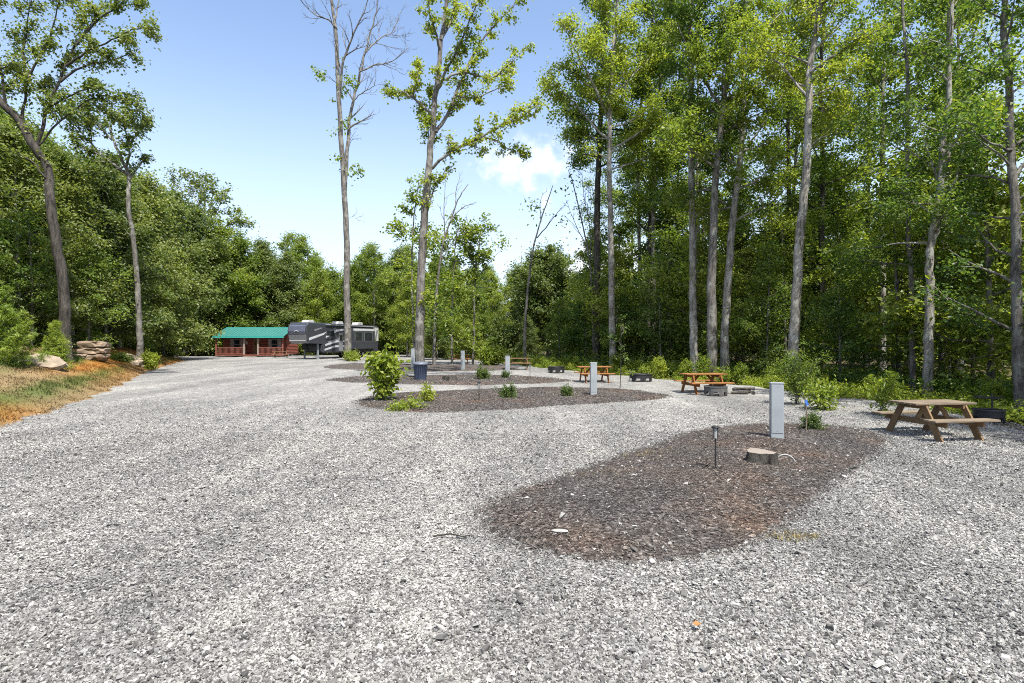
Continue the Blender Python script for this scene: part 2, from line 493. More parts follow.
def hero(name, label, bx, by, D, trunk, r0, r1, limbs=(), auto=None, leaf=None, n=26, sp=.26, L=.17, W=.12, bark=None, seed=1,
         S=None, z0=None, cat='tree', sides=12, group=None, dz=.5, flat=.75, jag=.022, extra=()):
    """a particular tree: trunk and limbs follow measured outlines, twigs and leaves grow on them"""
    R = random.Random(seed); T = Tree()
    b = A(bx, by, D); base = V((b.x, D, gz(b.x, D) if z0 is None else z0))
    root = thing(name, label, cat, base, group=group)
    S0 = dict(seg=.45, wig=.16, up=[.02, .05, .05, .04], max=2, dens=[.9, 1.1, 1.0], lf=[.34, .45, .5], ang=(30, 65), minl=.45, minr=.012, leaf=1, cstep=.5, ct0=.3, cp=.9)
    if S: S0.update(S)
    tp = [V((0, 0, -.3))]
    for k, (px, py) in enumerate(trunk):
        q = A(px, py, D) - base
        q.y += R.gauss(0, jag * 3) * k / 3
        tp.append(q)
    tp = catmull(tp, 5); m = len(tp)
    tr = [lerp(r0, r1, (i / (m - 1)) ** .85) for i in range(m)]
    tr[0] *= 1.7; tr[1] *= 1.5; tr[2] *= 1.28; tr[3] *= 1.14; tr[4] *= 1.05
    for i in range(6, m - 1): tp[i] = tp[i] + V((R.gauss(0, jag), R.gauss(0, jag), 0)) * .6
    T.mb.tube(tp, tr, sides)
    for lp in limbs:
        pl, r, dd = lp[0], lp[1], lp[2]
        k = len(pl) - 1
        if k == 1: pl = [pl[0], ((pl[0][0] + pl[1][0]) / 2 + R.gauss(0, 2), (pl[0][1] + pl[1][1]) / 2 + R.gauss(0, 2)), pl[1]]; k = 2
        P = [A(px, py, D + dd * (i / k)) - base for i, (px, py) in enumerate(pl)]
        P = catmull(P, 4); LL = plen(P)
        P = [p + V((R.gauss(0, jag), R.gauss(0, jag), R.gauss(0, jag))) * .8 if 0 < i < len(P) - 1 else p for i, p in enumerate(P)]
        rad = [max(.012, r * (1 - .85 * i / (len(P) - 1))) for i in range(len(P))]
        T.mb.tube(P, rad, 7)
        S1 = dict(S0)
        if len(lp) > 3: S1.update(lp[3])
        spawn(T, R, P, rad, min(LL, 7), 0, S1, t0=S1.get('lt0', .15))
    if auto:
        cnt, t0, t1, l0, l1, el0, el1 = auto
        for q in range(cnt):
            u = (q + R.random()) / cnt; t = lerp(t0, t1, u)
            p, d = at(tp, t); az = q * 2.39996 + R.gauss(0, .4); el = math.radians(lerp(el0, el1, u) + R.gauss(0, 8))
            dd = V((math.cos(az) * math.cos(el), math.sin(az) * math.cos(el), math.sin(el)))
            grow(T, R, p, dd, lerp(l0, l1, u) * R.uniform(.7, 1.25), max(.02, tr[int(t * (m - 1))] * .4), 0, S0)
    for px, py, dd, w, k in extra:                     # small leafy tufts sprouting on the stem
        c = A(px, py, D + dd) - base
        for _ in range(k): T.cl.append(c + V((R.gauss(0, w), R.gauss(0, w), R.gauss(0, w * .7))))
    finish(T, root, bark or BARK_GREY, leaf, n, sp, L, W, seed, flat=flat)
    return root

# ------------------------------------------------------------------ the ground
def grid_mesh(xs, ys, zf):
    X, Y = np.meshgrid(xs, ys); Z = zf(X, Y)
    co = np.stack([X, Y, Z], -1).reshape(-1, 3)
    a, b = len(ys), len(xs)
    i = np.arange(a * b).reshape(a, b)
    f = np.stack([i[:-1, :-1], i[:-1, 1:], i[1:, 1:], i[1:, :-1]], -1).reshape(-1, 4)
    return co, f
xs = np.concatenate([np.linspace(-600, -70, 12)[:-1], np.linspace(-70, 60, 150), np.linspace(60, 600, 12)[1:]])
ys = np.concatenate([np.linspace(-300, -40, 7)[:-1], np.linspace(-40, 100, 160), np.linspace(100, 900, 14)[1:]])
def zfloor(X, Y):
    z = gz_np(X, Y)
    d = np.hypot(np.maximum(np.abs(X) - 70, 0), np.maximum(Y - 110, 0))
    ins = (X > edge_np(EL, Y) - 1.0) & (X < edge_np(ER, Y) + 1.0)
    return z - .05 - .10 * ins - np.minimum(d * .01, 3)
co, f = grid_mesh(xs, ys, zfloor)
kind(link('ground', np_mesh('ground', co, f, True), mat_floor()), 'structure')

# gravel lot: one sheet between the two edges
rng = np.random.default_rng(5)
yy = np.concatenate([np.arange(-30, 2, 2.0), np.arange(2, 78, .3)])
def wob(y, s): return .16 * np.sin(y * 2.1 + s) + .11 * np.sin(y * 4.7 + 2 * s) + .07 * np.sin(y * 9.3 + 3 * s)
xl = edge_np(EL, yy) + wob(yy, 1) ; xr = edge_np(ER, yy) + wob(yy, 2.6) * 1.3
u = np.linspace(0, 1, 110)
X = xl[:, None] + (xr - xl)[:, None] * u[None]; Y = np.repeat(yy[:, None], len(u), 1)
Zg = gravel_z(X, Y) + .012
Zg[:, 0] -= .04; Zg[:, -1] -= .06
i = np.arange(X.size).reshape(X.shape)
f = np.stack([i[:-1, :-1], i[:-1, 1:], i[1:, 1:], i[1:, :-1]], -1).reshape(-1, 4)
kind(link('gravel_lot', np_mesh('gravel_lot', np.stack([X, Y, Zg], -1).reshape(-1, 3), f, True), mat_gravel_sheet()), 'structure')

# mulch islands
ISL = [
    [(483, 520), (490, 509), (520, 493), (560, 478), (600, 464), (640, 451), (690, 434), (740, 427), (800, 425), (850, 428), (878, 436),
     (885, 444), (862, 463), (830, 486), (790, 516), (745, 545), (690, 560), (630, 566), (560, 557), (510, 545), (488, 533)],
    [(356, 402), (372, 396.5), (400, 393.5), (440, 391), (500, 388.5), (560, 388), (610, 389), (650, 392.5), (670, 397), (640, 401.5), (600, 404),
     (560, 406), (510, 409.5), (470, 412), (430, 413.5), (385, 411.5), (362, 407)],
    [(326, 380.5), (350, 377.8), (400, 376.3), (440, 375.4), (490, 375.2), (540, 377), (572, 380.5), (560, 382.6), (520, 384.6), (470, 385.6), (420, 384.8), (360, 383)],
    [(322, 367.5), (340, 364.6), (370, 363.8), (420, 364.5), (470, 365.2), (520, 367.3), (500, 370.5), (450, 371.6), (400, 370.8), (350, 370)],
]
def smooth_poly(P, k=6):
    n = len(P); o = []
    for i in range(n):
        a, b, c, d = P[i - 1], P[i], P[(i + 1) % n], P[(i + 2) % n]
        for j in range(k):
            t = j / k
            o.append(.5 * ((2 * b) + (c - a) * t + (2 * a - 5 * b + 4 * c - d) * t * t + (3 * b - a - 3 * c + d) * t ** 3))
    return o
POLY = []
for w in ISL:
    P = [G(*q) for q in w]
    POLY.append(np.array([(p.x, p.y) for p in smooth_poly(P)]))
def inside(P, x, y):
    r = np.zeros(x.shape, bool); n = len(P)
    for k in range(n):
        x0, y0 = P[k]; x1, y1 = P[(k + 1) % n]
        if y0 == y1: continue
        c = ((y0 > y) != (y1 > y)) & (x < (x1 - x0) * (y - y0) / (y1 - y0) + x0)
        r ^= c
    return r
HUMP = [.12, .08, .06, .10]
CEN = [p.mean(0) for p in POLY]
def isl_depth(k, x, y):
    """0 at the bed's edge, 1 in its middle"""
    P = POLY[k]; d = np.full(np.shape(x), 1e9)
    for a, b in zip(P, np.roll(P, -1, 0)):
        ab = b - a; t = np.clip(((x - a[0]) * ab[0] + (y - a[1]) * ab[1]) / max(1e-9, (ab ** 2).sum()), 0, 1)
        d = np.minimum(d, np.hypot(x - a[0] - t * ab[0], y - a[1] - t * ab[1]))
    return d
def isl_z(k, x, y):
    d = isl_depth(k, x, y)
    return gravel_z(x, y) + .014 + HUMP[k] * (1 - np.exp(-d / .8)) + .018 * np.sin(x * 3.1 + y * 1.3) * np.minimum(1, d * 2)
def on_bed(k, px, py):
    z = 0.0                                             # where this sight line meets the bed's curved top
    for _ in range(12):
        s = (py - HZ) / (HC - z); x, y = (px - 512) / s, F / s
        z = .5 * z + .5 * float(isl_z(k, np.array([x]), np.array([y]))[0])
    return (x, y, z)
MM = mat_mulch_sheet()
for k, P in enumerate(POLY):
    rings = np.array([1, .97, .92, .85, .75, .62, .48, .32, .16, .02])
    jr = rng.normal(0, .035, len(P))
    n = len(P)
    vs = []
    for r in rings:
        q = CEN[k] + (P - CEN[k]) * (r * (1 + (jr[:, None] * (r > .9)) * (.6 if k == 0 else .3)))
        zz = isl_z(k, q[:, 0], q[:, 1]) if r < .999 else gravel_z(q[:, 0], q[:, 1]) - .005
        vs.append(np.column_stack([q, zz]))
    co = np.concatenate(vs); fs = []
    for r in range(len(rings) - 1):
        for q in range(n):
            j = (q + 1) % n; fs.append((r * n + q, r * n + j, (r + 1) * n + j, (r + 1) * n + q))
    o = link('mulch_bed', np_mesh('mulch_bed', co, np.array(fs), True), MM); kind(o, 'structure')

# left bank: grass and straw
def bank_tone(x, y):
    s = (edge_np(EL, y) - x) * .87
    nz = np.sin(x * 1.3 + y * .8) * .5 + np.sin(x * 2.9 - y * 1.7 + 1) * .3 + np.sin(x * 5.3 + y * 4.1) * .2
    straw = np.array([.215, .155, .08]); green = np.array([.060, .098, .020]); orange = np.array([.29, .130, .030]); soil = np.array([.19, .135, .095])
    px = 512 + F * x / np.maximum(y, 1)
    wg = np.exp(-((s - 3.1 + (y - 24) * .035) / .75) ** 2) * np.clip((40 - y) / 10, 0, 1) * np.clip((y - 15) / 4, 0, 1)
    wg = np.clip(wg * 1.35 + .35 * nz * (wg > .12), 0, 1)
    wg = np.maximum(wg, np.clip(np.exp(-((s - .75) / .42) ** 2) * (.55 + .6 * nz), 0, .8))
    wo = np.clip((y - 19) / 9, 0, 1) * np.clip(1.25 - np.abs(s - 1.7) / 2.3, 0, 1) + .95 * np.exp(-((x + 12.3) / 1.0) ** 2 - ((y - 13) / 1.6) ** 2)
    wo = np.clip(wo * (.9 + .5 * nz), 0, 1)
    ws = np.clip((s - 4.2) / 1.6, 0, 1)
    c = straw[None] * (1 + .18 * nz[:, None])
    c = c * (1 - ws[:, None]) + soil * ws[:, None]
    c = c * (1 - wo[:, None]) + orange * wo[:, None]
    c = c * (1 - wg[:, None]) + green * wg[:, None]
    return np.clip(c, .01, 1)
def set_tone(me, c):
    a = me.color_attributes.new('tone', 'FLOAT_COLOR', 'POINT')
    a.data.foreach_set('color', np.column_stack([c, np.ones(len(c))]).astype(np.float32).ravel())
ybk = np.arange(-8, 60, .25); off = np.concatenate([np.linspace(0, 6, 34), np.linspace(6.4, 16, 16)])
xb = edge_np(EL, ybk)[:, None] - (off / .87)[None] + (wob(ybk, 1) + .18)[:, None] * np.exp(-off)[None]
yb = np.repeat(ybk[:, None], len(off), 1)
zb = gz_np(xb, yb) + .018 + .03 * np.sin(xb * 6.1) * np.sin(yb * 5.3) * np.minimum(1, off / 1)[None]
zb[:, 0] = gravel_z(xb[:, 0], yb[:, 0]) - .02; zb[:, -1] -= .3
i = np.arange(xb.size).reshape(xb.shape)
f = np.stack([i[:-1, :-1], i[1:, :-1], i[1:, 1:], i[:-1, 1:]], -1).reshape(-1, 4)
me = np_mesh('grass_bank', np.stack([xb, yb, zb], -1).reshape(-1, 3), f, True)
set_tone(me, bank_tone(xb.ravel(), yb.ravel()))
kind(link('grass_bank', me, mat_attr('bank_soil')), 'structure')

def blades(name, x, y, z, h, w, tone, mat, seed, lean=.5):
    g = np.random.default_rng(seed); K = len(x)
    az = g.uniform(0, 2 * PI, K); la = g.uniform(0, 2 * PI, K); ll = np.abs(g.normal(0, lean, K)) * h
    s = np.stack([np.cos(az), np.sin(az), 0 * az], 1) * (w / 2)[:, None]
    b = np.stack([x, y, z - .01], 1)
    t = b + np.stack([np.cos(la) * ll, np.sin(la) * ll, h * np.sqrt(np.maximum(.05, 1 - np.minimum(.95, (ll / h) ** 2)))], 1)
    m = (b + t) / 2 + np.array([0, 0, 1]) * (h * .12)[:, None]
    co = np.stack([b - s, b + s, m + s * .8, t, m - s * .8], 1).reshape(-1, 3)
    me = np_mesh(name, co, np.arange(K * 5).reshape(-1, 5))
    set_tone(me, np.repeat(tone, 5, 0))
    return kind(link(name, me, mat), 'stuff')
K = 90000
y = 9 + 46 * rng.random(K) ** 1.35; s = np.abs(rng.random(K) ** 1.1 * 7 - .12)
x = edge_np(EL, y) - s / .87 + wob(y, 1) * np.exp(-s)
cl = np.sin(x * 3.3 + y * 1.1) + np.sin(x * 1.7 - y * 2.9) + rng.normal(0, .8, K)
kp = cl > -.9
x, y, s = x[kp], y[kp], s[kp]
tn = bank_tone(x, y) * rng.uniform(.65, 1.45, (len(x), 1))
gr = tn[:, 1] > tn[:, 0]
hh = np.where(gr, rng.uniform(.05, .16, len(x)), rng.uniform(.025, .10, len(x)))
blades('dry_grass', x, y, gz_np(x, y) + .02, hh, rng.uniform(.010, .024, len(x)) * (1 + y / 35), tn, mat_attr('grass_blade', .8, False, .3), 3, .8)

# loose stones and chips
def scatter(name, x, y, z, size, mat, seed, asp=(1, .66, .46), boxy=True, tilt=.3, asprand=.3):
    g = np.random.default_rng(seed); K = len(x)
    if boxy:
        t = np.array([(-1, -1, -1), (1, -1, -1), (1, 1, -1), (-1, 1, -1), (-1, -1, 1), (1, -1, 1), (1, 1, 1), (-1, 1, 1)], float) * .5
        fc = np.array([(3, 2, 1, 0), (4, 5, 6, 7), (0, 1, 5, 4), (1, 2, 6, 5), (2, 3, 7, 6), (3, 0, 4, 7)]); jit = .17
    else:
        t = np.array([(1, 0, 0), (0, 1, 0), (-1, 0, 0), (0, -1, 0), (0, 0, 1), (0, 0, -1)], float) * .58
        fc = np.array([(0, 1, 4), (1, 2, 4), (2, 3, 4), (3, 0, 4), (1, 0, 5), (2, 1, 5), (3, 2, 5), (0, 3, 5)]); jit = .16
    n = len(t)
    v = t[None] + g.normal(0, jit, (K, n, 3))
    if boxy: v[:, 4:, :2] *= g.uniform(.45, 1.0, (K, 1, 1))
    a = np.array(asp)[None] * (1 + g.uniform(-asprand, asprand, (K, 3)))
    v *= (a * size[:, None])[:, None]
    tx, ty, az = g.normal(0, tilt, K), g.normal(0, tilt, K), g.uniform(0, 2 * PI, K)
    cx, sx, cy, sy, cz, sz = np.cos(tx), np.sin(tx), np.cos(ty), np.sin(ty), np.cos(az), np.sin(az)
    X, Yv, Zv = v[..., 0], v[..., 1], v[..., 2]
    Yv, Zv = Yv * cx[:, None] - Zv * sx[:, None], Yv * sx[:, None] + Zv * cx[:, None]
    X, Zv = X * cy[:, None] + Zv * sy[:, None], -X * sy[:, None] + Zv * cy[:, None]
    X, Yv = X * cz[:, None] - Yv * sz[:, None], X * sz[:, None] + Yv * cz[:, None]
    co = np.stack([X + x[:, None], Yv + y[:, None], Zv + z[:, None]], -1).reshape(-1, 3)
    fs = (fc[None] + (np.arange(K) * n)[:, None, None]).reshape(-1, fc.shape[1])
    return kind(link(name, np_mesh(name, co, fs), mat), 'stuff')
def wedge(n, y0, y1, p=1.0):
    y = y0 + (y1 - y0) * rng.random(n) ** p
    hw = .95 * y + 1.6
    # weight by width: keep with probability proportional to the wedge's width
    keep = rng.random(n) < hw / (.95 * y1 + 1.6)
    y = y[keep]; hw = hw[keep]
    x = (rng.random(len(y)) * 2 - 1) * hw
    ok = (x > edge_np(EL, y) - .1) & (x < edge_np(ER, y) + .35)
    return x[ok], y[ok]
def off_islands(x, y, soft=.06):
    ok = np.ones(len(x), bool)
    for k, P in enumerate(POLY):
        ins = inside(P, x, y)
        ii = np.where(ins)[0]
        if len(ii):
            d = isl_depth(k, x[ii], y[ii])
            ok[ii] = d < np.abs(rng.normal(0, soft, len(ii)))
    return ok
MST = mat_island('gravel_stone', GRAVEL)
for (y0, y1, n, boxy, med) in ((2.2, 4.2, 190000, True, .0125), (4.2, 7, 300000, False, .0150), (7, 11.5, 430000, False, .0172), (11.5, 18, 180000, False, .021)):
    x, y = wedge(n, y0, y1)
    if y1 > 14:
        kp = rng.random(len(x)) < np.clip(1.05 - (y - 11.5) / 6.5, 0, 1); x, y = x[kp], y[kp]
    ok = off_islands(x, y); x, y = x[ok], y[ok]
    sz = med * np.exp(rng.normal(0, .33, len(x)))
    sz = np.where(rng.random(len(x)) < .006, sz * 2.3, sz); sz = np.minimum(sz, .055)
    z = gravel_z(x, y) + .012 + sz * rng.uniform(-.15, .55, len(x))
    scatter('gravel_stones', x, y, z, sz, MST, int(y1), boxy=boxy)
MCH = mat_island('mulch_chip', MULCH, .9, False, mulch_tint)
for k, n in ((0, 210000), (1, 46000), (2, 14000)):
    P = POLY[k]; lo, hi = P.min(0) - .3, P.max(0) + .3
    x = rng.uniform(lo[0], hi[0], n); y = rng.uniform(lo[1], hi[1], n)
    ins = inside(P, x, y); d = isl_depth(k, x, y)
    ok = ins | (d < np.abs(rng.normal(0, .07, n))); x, y, d, ins = x[ok], y[ok], d[ok], ins[ok]
    z = np.where(ins, isl_z(k, x, y), gravel_z(x, y) + .02) + .008
    sz = .0195 * np.exp(rng.normal(0, .4, len(x))) * (1, 1.6, 2.2)[k]
    scatter('mulch_chips', x, y, z, sz, MCH, 40 + k, asp=(1, .34, .22), boxy=False, tilt=.28)
    # grey stones kicked onto the bed
    q = 700 if k == 0 else 300
    ii = rng.integers(0, len(x), q)
    scatter('gravel_stones', x[ii] + .02, y[ii], z[ii] + .006, .026 * np.exp(rng.normal(0, .35, q)) * (1, 1.3, 1.6)[k], MST, 60 + k, boxy=False)

STR = mat_attr('straw_blade', .8, False, .3)
for k, (px, py, n_, sx, sy) in enumerate(((792, 537, 150, .14, .07), (656, 458, 160, .35, .25), (600, 476, 70, .25, .15))):
    p = G(px, py); x = p.x + rng.normal(0, sx, n_); y = p.y + rng.normal(0, sy, n_)
    ins = inside(POLY[0], x, y); z = np.where(ins, isl_z(0, x, y), gravel_z(x, y) + .02) + .012
    tn = np.array([.28, .23, .11])[None] * rng.uniform(.6, 1.3, (n_, 1))
    blades('straw', x, y, z, rng.uniform(.02, .055, n_), rng.uniform(.006, .012, n_), tn, STR, 90 + k, 1.6)
# ------------------------------------------------------------------ trees one can tell apart
BARE = dict(leaf=None, max=3, dens=[1.5, 1.8, 1.6], lf=[.42, .5, .5], wig=.13, up=[.05, .06, .05, .04], minr=.016, ang=(25, 50), seg=.5)
hero('bare_tree', 'very tall nearly leafless tree with a forked bare top, in front of the camper', 347, 362, 55,
     [(348, 362), (347, 300), (346, 230), (342, 150), (339, 85), (336, 35), (331, 0), (327, -40), (322, -75)], .40, .07,
     limbs=[([(345, 190), (348, 140), (350, 115), (357, 85), (364, 58), (371, 30), (378, 4), (384, -40)], .20, 3),
            ([(340, 95), (343, 60), (354, 33), (364, 12), (374, -20)], .14, -2),
            ([(359, 72), (374, 65), (390, 62), (404, 52), (408, 44)], .08, 2),
            ([(366, 52), (380, 38), (392, 32), (401, 12)], .08, 3),
            ([(352, 103), (362, 93), (372, 88), (376, 76), (374, 64)], .06, -1),
            ([(337, 30), (328, 20), (317, 16), (304, 4), (297, -8)], .09, -2),
            ([(339, 85), (330, 78), (320, 73)], .04, -1), ([(345, 160), (349, 142), (358, 128)], .05, 1),
            ([(335, 20), (342, -10), (350, -45)], .08, 1), ([(346, 222), (360, 221)], .02, 1)],
     leaf=LEAF_BRIGHT, bark=BARK_MID, seed=11, S=BARE, n=11, sp=.3, L=.34, W=.22, jag=.05,
     extra=[(316, 71, -1, .3, 3), (319, 77, -1, .25, 3), (350, 82, 0, .35, 7), (344, 90, 0, .3, 2), (353, 168, 0, .35, 4), (358, 172, .5, .3, 4), (346, 122, 0, .3, 4), (341, 66, 0, .3, 2), (338, 100, 0, .2, 2), (337, 162, 0, .2, 2), (342, 130, 0, .2, 2)])

T2S = dict(max=2, dens=[2.0, 1.3, 1], lf=[.17, .5, .5], cstep=.34, ct0=.15, cp=.88, minl=.3)
hero('tall_tree', 'tall sparse tree with leafy tufts along spreading limbs, behind the blue bin', 420, 372, 28,
     [(420, 372), (420, 330), (421, 290), (423, 240), (427, 190), (431, 150), (434, 115), (438, 75), (441, 40), (446, 0), (451, -40), (454, -90)], .27, .06,
     limbs=[([(436, 132), (447, 115), (457, 92), (472, 58), (490, 30), (508, 12), (524, -10)], .10, 2),
            ([(428, 172), (440, 160), (462, 146), (483, 136), (505, 124), (520, 117), (540, 104)], .085, -1.5),
            ([(484, 136), (498, 142), (510, 150), (524, 156)], .05, -1),
            ([(434, 116), (424, 107), (412, 97), (402, 91), (390, 96), (384, 88)], .08, 1),
            ([(412, 97), (417, 80), (420, 62)], .04, 1),
            ([(440, 50), (432, 20), (424, -10)], .07, -2), ([(441, 40), (452, 15), (462, -25)], .08, 1.5),
            ([(444, 80), (462, 72), (490, 78), (513, 60), (525, 48)], .07, 2), ([(437, 90), (452, 60), (466, 30), (480, -8)], .08, -2),
            ([(455, 95), (475, 98), (500, 88), (515, 86)], .05, 1), ([(430, 160), (428, 120), (432, 90)], .05, 1), ([(425, 220), (434, 190), (447, 168)], .05, 0)],
     leaf=LEAF_BRIGHT, bark=BARK_MID, seed=23, S=T2S, n=22, sp=.125, L=.15, W=.11, jag=.03,
     extra=[(431, 120, 0, .2, 14), (428, 180, 0, .2, 8), (430, 240, 0, .25, 5), (427, 300, 0, .3, 6)])

FULL = dict(max=2, dens=[1.1, 1.2, 1], lf=[.42, .5, .5], cstep=.5, ct0=.3, cp=.95, wig=.15)
hero('dark_bark_tree', 'tall dark-trunked tree at the left end of the right woods', 596, 366, 40,
     [(596, 366), (597, 300), (597, 220), (599, 160), (601, 110), (604, 60), (608, 0), (612, -60), (614, -110)], .32, .06,
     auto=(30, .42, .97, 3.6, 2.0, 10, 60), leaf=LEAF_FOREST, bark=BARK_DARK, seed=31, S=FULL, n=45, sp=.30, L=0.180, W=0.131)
hero('grey_bark_tree', 'straight pale grey trunk beside the dark one at the woods left end', 613, 372, 36,
     [(613, 372), (612, 310), (611, 250), (610, 190), (609, 130), (612, 70), (616, 20), (620, -40), (622, -90)], .26, .05,
     limbs=[([(610, 120), (596, 90), (578, 55), (560, 20)], .09, -2), ([(611, 100), (630, 78), (648, 60), (662, 40)], .08, 2),
            ([(609, 140), (590, 122), (572, 100), (552, 88), (545, 78)], .08, 1), ([(610, 150), (634, 136), (656, 120), (676, 108)], .08, -1.5),
            ([(611, 170), (640, 160), (662, 150)], .06, 0), ([(610, 160), (592, 150), (575, 138)], .06, 1)],
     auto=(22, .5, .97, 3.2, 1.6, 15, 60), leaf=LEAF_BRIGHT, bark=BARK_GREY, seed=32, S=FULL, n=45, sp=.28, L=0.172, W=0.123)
hero('bare_tree', 'pale bare snag with forked top leaning out past the leafy crown', 641, 366, 42,
     [(641, 366), (640, 280), (638, 180), (640, 110), (650, 60), (656, 10), (660, -20)], .18, .03,
     limbs=[([(640, 78), (655, 68), (663, 52), (667, 42)], .05, 0), ([(650, 60), (648, 30), (646, 5)], .05, 0), ([(653, 40), (662, 25), (668, 12)], .04, 0)],
     leaf=None, bark=BARK_GREY, seed=33, S=BARE)
hero('dark_bark_tree', 'dark trunk behind the low black fire ring, one of a close pair', 647, 368, 40,
     [(647, 368), (648, 300), (650, 230), (651, 160), (650, 90), (652, 20), (655, -50)], .24, .05,
     auto=(24, .4, .97, 3.6, 1.8, 5, 55), leaf=LEAF_BRIGHT, bark=BARK_DARK, seed=34, S=FULL, n=45, sp=.32, L=0.189, W=0.131)
hero('brown_bark_tree', 'slimmer lighter trunk of the close pair behind the black fire ring', 654, 369, 39,
     [(654, 369), (654, 300), (653, 230), (655, 160), (659, 100), (664, 40), (668, -20)], .2, .04,
     auto=(18, .45, .97, 2.8, 1.5, 10, 60), leaf=LEAF_FOREST, bark=BARK_MID, seed=35, S=FULL, n=43, sp=.32, L=0.189, W=0.131)
hero('grey_bark_tree', 'tall straight grey tree behind the left end of the nearer orange picnic table', 695, 378, 30,
     [(695, 378), (694, 330), (693, 270), (692, 200), (691, 130), (690, 60), (691, 0), (693, -70), (694, -140)], .27, .07,
     auto=(26, .42, .97, 3.0, 1.8, 5, 60), leaf=LEAF_FOREST, bark=BARK_GREY, seed=36, S=FULL, n=45, sp=.25, L=0.156, W=0.115)
hero('brown_bark_tree', 'thick brown-grey trunk left of the paler leaning trunk behind the orange picnic table', 712, 380, 28,
     [(712, 380), (712, 330), (711, 285), (713, 230), (716, 180), (721, 120), (727, 70), (731, 10), (736, -60)], .30, .07,
     limbs=[([(726, 80), (750, 45), (775, 20), (800, -10)], .09, 1.5), ([(722, 110), (700, 70), (684, 40), (672, 8)], .08, 1), ([(718, 170), (690, 150), (668, 140)], .06, -2)],
     auto=(18, .5, .97, 3.0, 1.6, 10, 60), leaf=LEAF_BRIGHT, bark=BARK_MID, seed=37, S=FULL, n=45, sp=.24, L=0.148, W=0.111)
hero('grey_bark_tree', 'pale lichen-grey trunk leaning right behind the orange picnic table', 724, 378, 28.5,
     [(724, 378), (725, 330), (729, 270), (733, 215), (740, 160), (743, 110), (742, 60), (745, 10), (750, -50)], .26, .06,
     limbs=[([(740, 160), (752, 140), (768, 118), (785, 90)], .07, 0), ([(742, 120), (730, 95), (722, 60)], .06, -1)],
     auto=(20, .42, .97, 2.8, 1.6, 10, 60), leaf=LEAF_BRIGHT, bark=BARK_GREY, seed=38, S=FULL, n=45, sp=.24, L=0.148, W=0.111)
hero('grey_bark_tree', 'tallest pale trunk, leaning right above the tall shrub beside the near utility post', 793, 384, 24,
     [(793, 384), (794, 340), (797, 290), (800, 240), (804, 185), (807, 135), (809, 100), (811, 70), (817, 35), (824, 5), (830, -50), (834, -120)], .25, .07,
     limbs=[([(811, 72), (830, 58), (860, 40), (890, 22)], .08, -1.5), ([(817, 35), (812, 10), (806, -20)], .07, 1), ([(809, 100), (785, 70), (765, 50), (745, 30)], .06, 2),
            ([(806, 150), (830, 130), (850, 112)], .04, 2)],
     auto=(16, .58, .97, 2.4, 1.5, 10, 60), leaf=LEAF_BRIGHT, bark=BARK_GREY, seed=39, S=FULL, n=45, sp=.22, L=0.135, W=0.098)
hero('dark_bark_tree', 'thin dark trunk just right of the tallest pale leaning trunk', 822, 372, 31,
     [(822, 372), (822, 300), (822, 230), (823, 150), (822, 80), (824, 0), (826, -80)], .22, .05,
     auto=(26, .3, .97, 3.2, 1.7, 0, 55), leaf=LEAF_FOREST, bark=BARK_DARK, seed=40, S=FULL, n=43, sp=.28, L=0.164, W=0.119)
hero('grey_bark_tree', 'pale sunlit trunk rising behind the brown weathered picnic table', 928, 396, 19.5,
     [(928, 396), (929, 350), (931, 300), (933, 250), (936, 200), (941, 150), (946, 100), (950, 40), (953, -40)], .19, .05,
     limbs=[([(934, 240), (946, 205), (958, 170), (966, 140)], .06, 0), ([(938, 180), (925, 140), (915, 100)], .05, 1), ([(932, 285), (960, 310), (985, 330)], .02, -1)],
     auto=(18, .4, .97, 2.6, 1.5, 5, 55), leaf=LEAF_FOREST, bark=BARK_GREY, seed=41, S=FULL, n=40, sp=.2, L=0.123, W=0.090)
hero('brown_bark_tree', 'thin brown trunk left of the pale one behind the weathered picnic table', 913, 392, 21,
     [(913, 392), (912, 340), (911, 280), (909, 220), (907, 160), (905, 90), (904, 20), (902, -50)], .12, .04,
     auto=(20, .35, .97, 2.4, 1.4, 5, 55), leaf=LEAF_FOREST, bark=BARK_MID, seed=42, S=FULL, n=40, sp=.22, L=0.131, W=0.094)
hero('dark_bark_tree', 'big dark mottled trunk at the right edge behind the black grill', 1020, 420, 14.6,
     [(1020, 420), (1018, 360), (1016, 290), (1014, 220), (1012, 150), (1008, 80), (1004, 20), (1000, -60), (998, -150)], .15, .05,
     limbs=[([(1013, 180), (1035, 150), (1060, 110)], .06, 0), ([(1012, 150), (985, 140), (965, 120)], .04, -1)],
     auto=(30, .22, .97, 1.9, 1.3, 10, 55), leaf=LEAF_FOREST, bark=BARK_MID, seed=48, S=FULL, n=37, sp=.19, L=0.115, W=0.082)

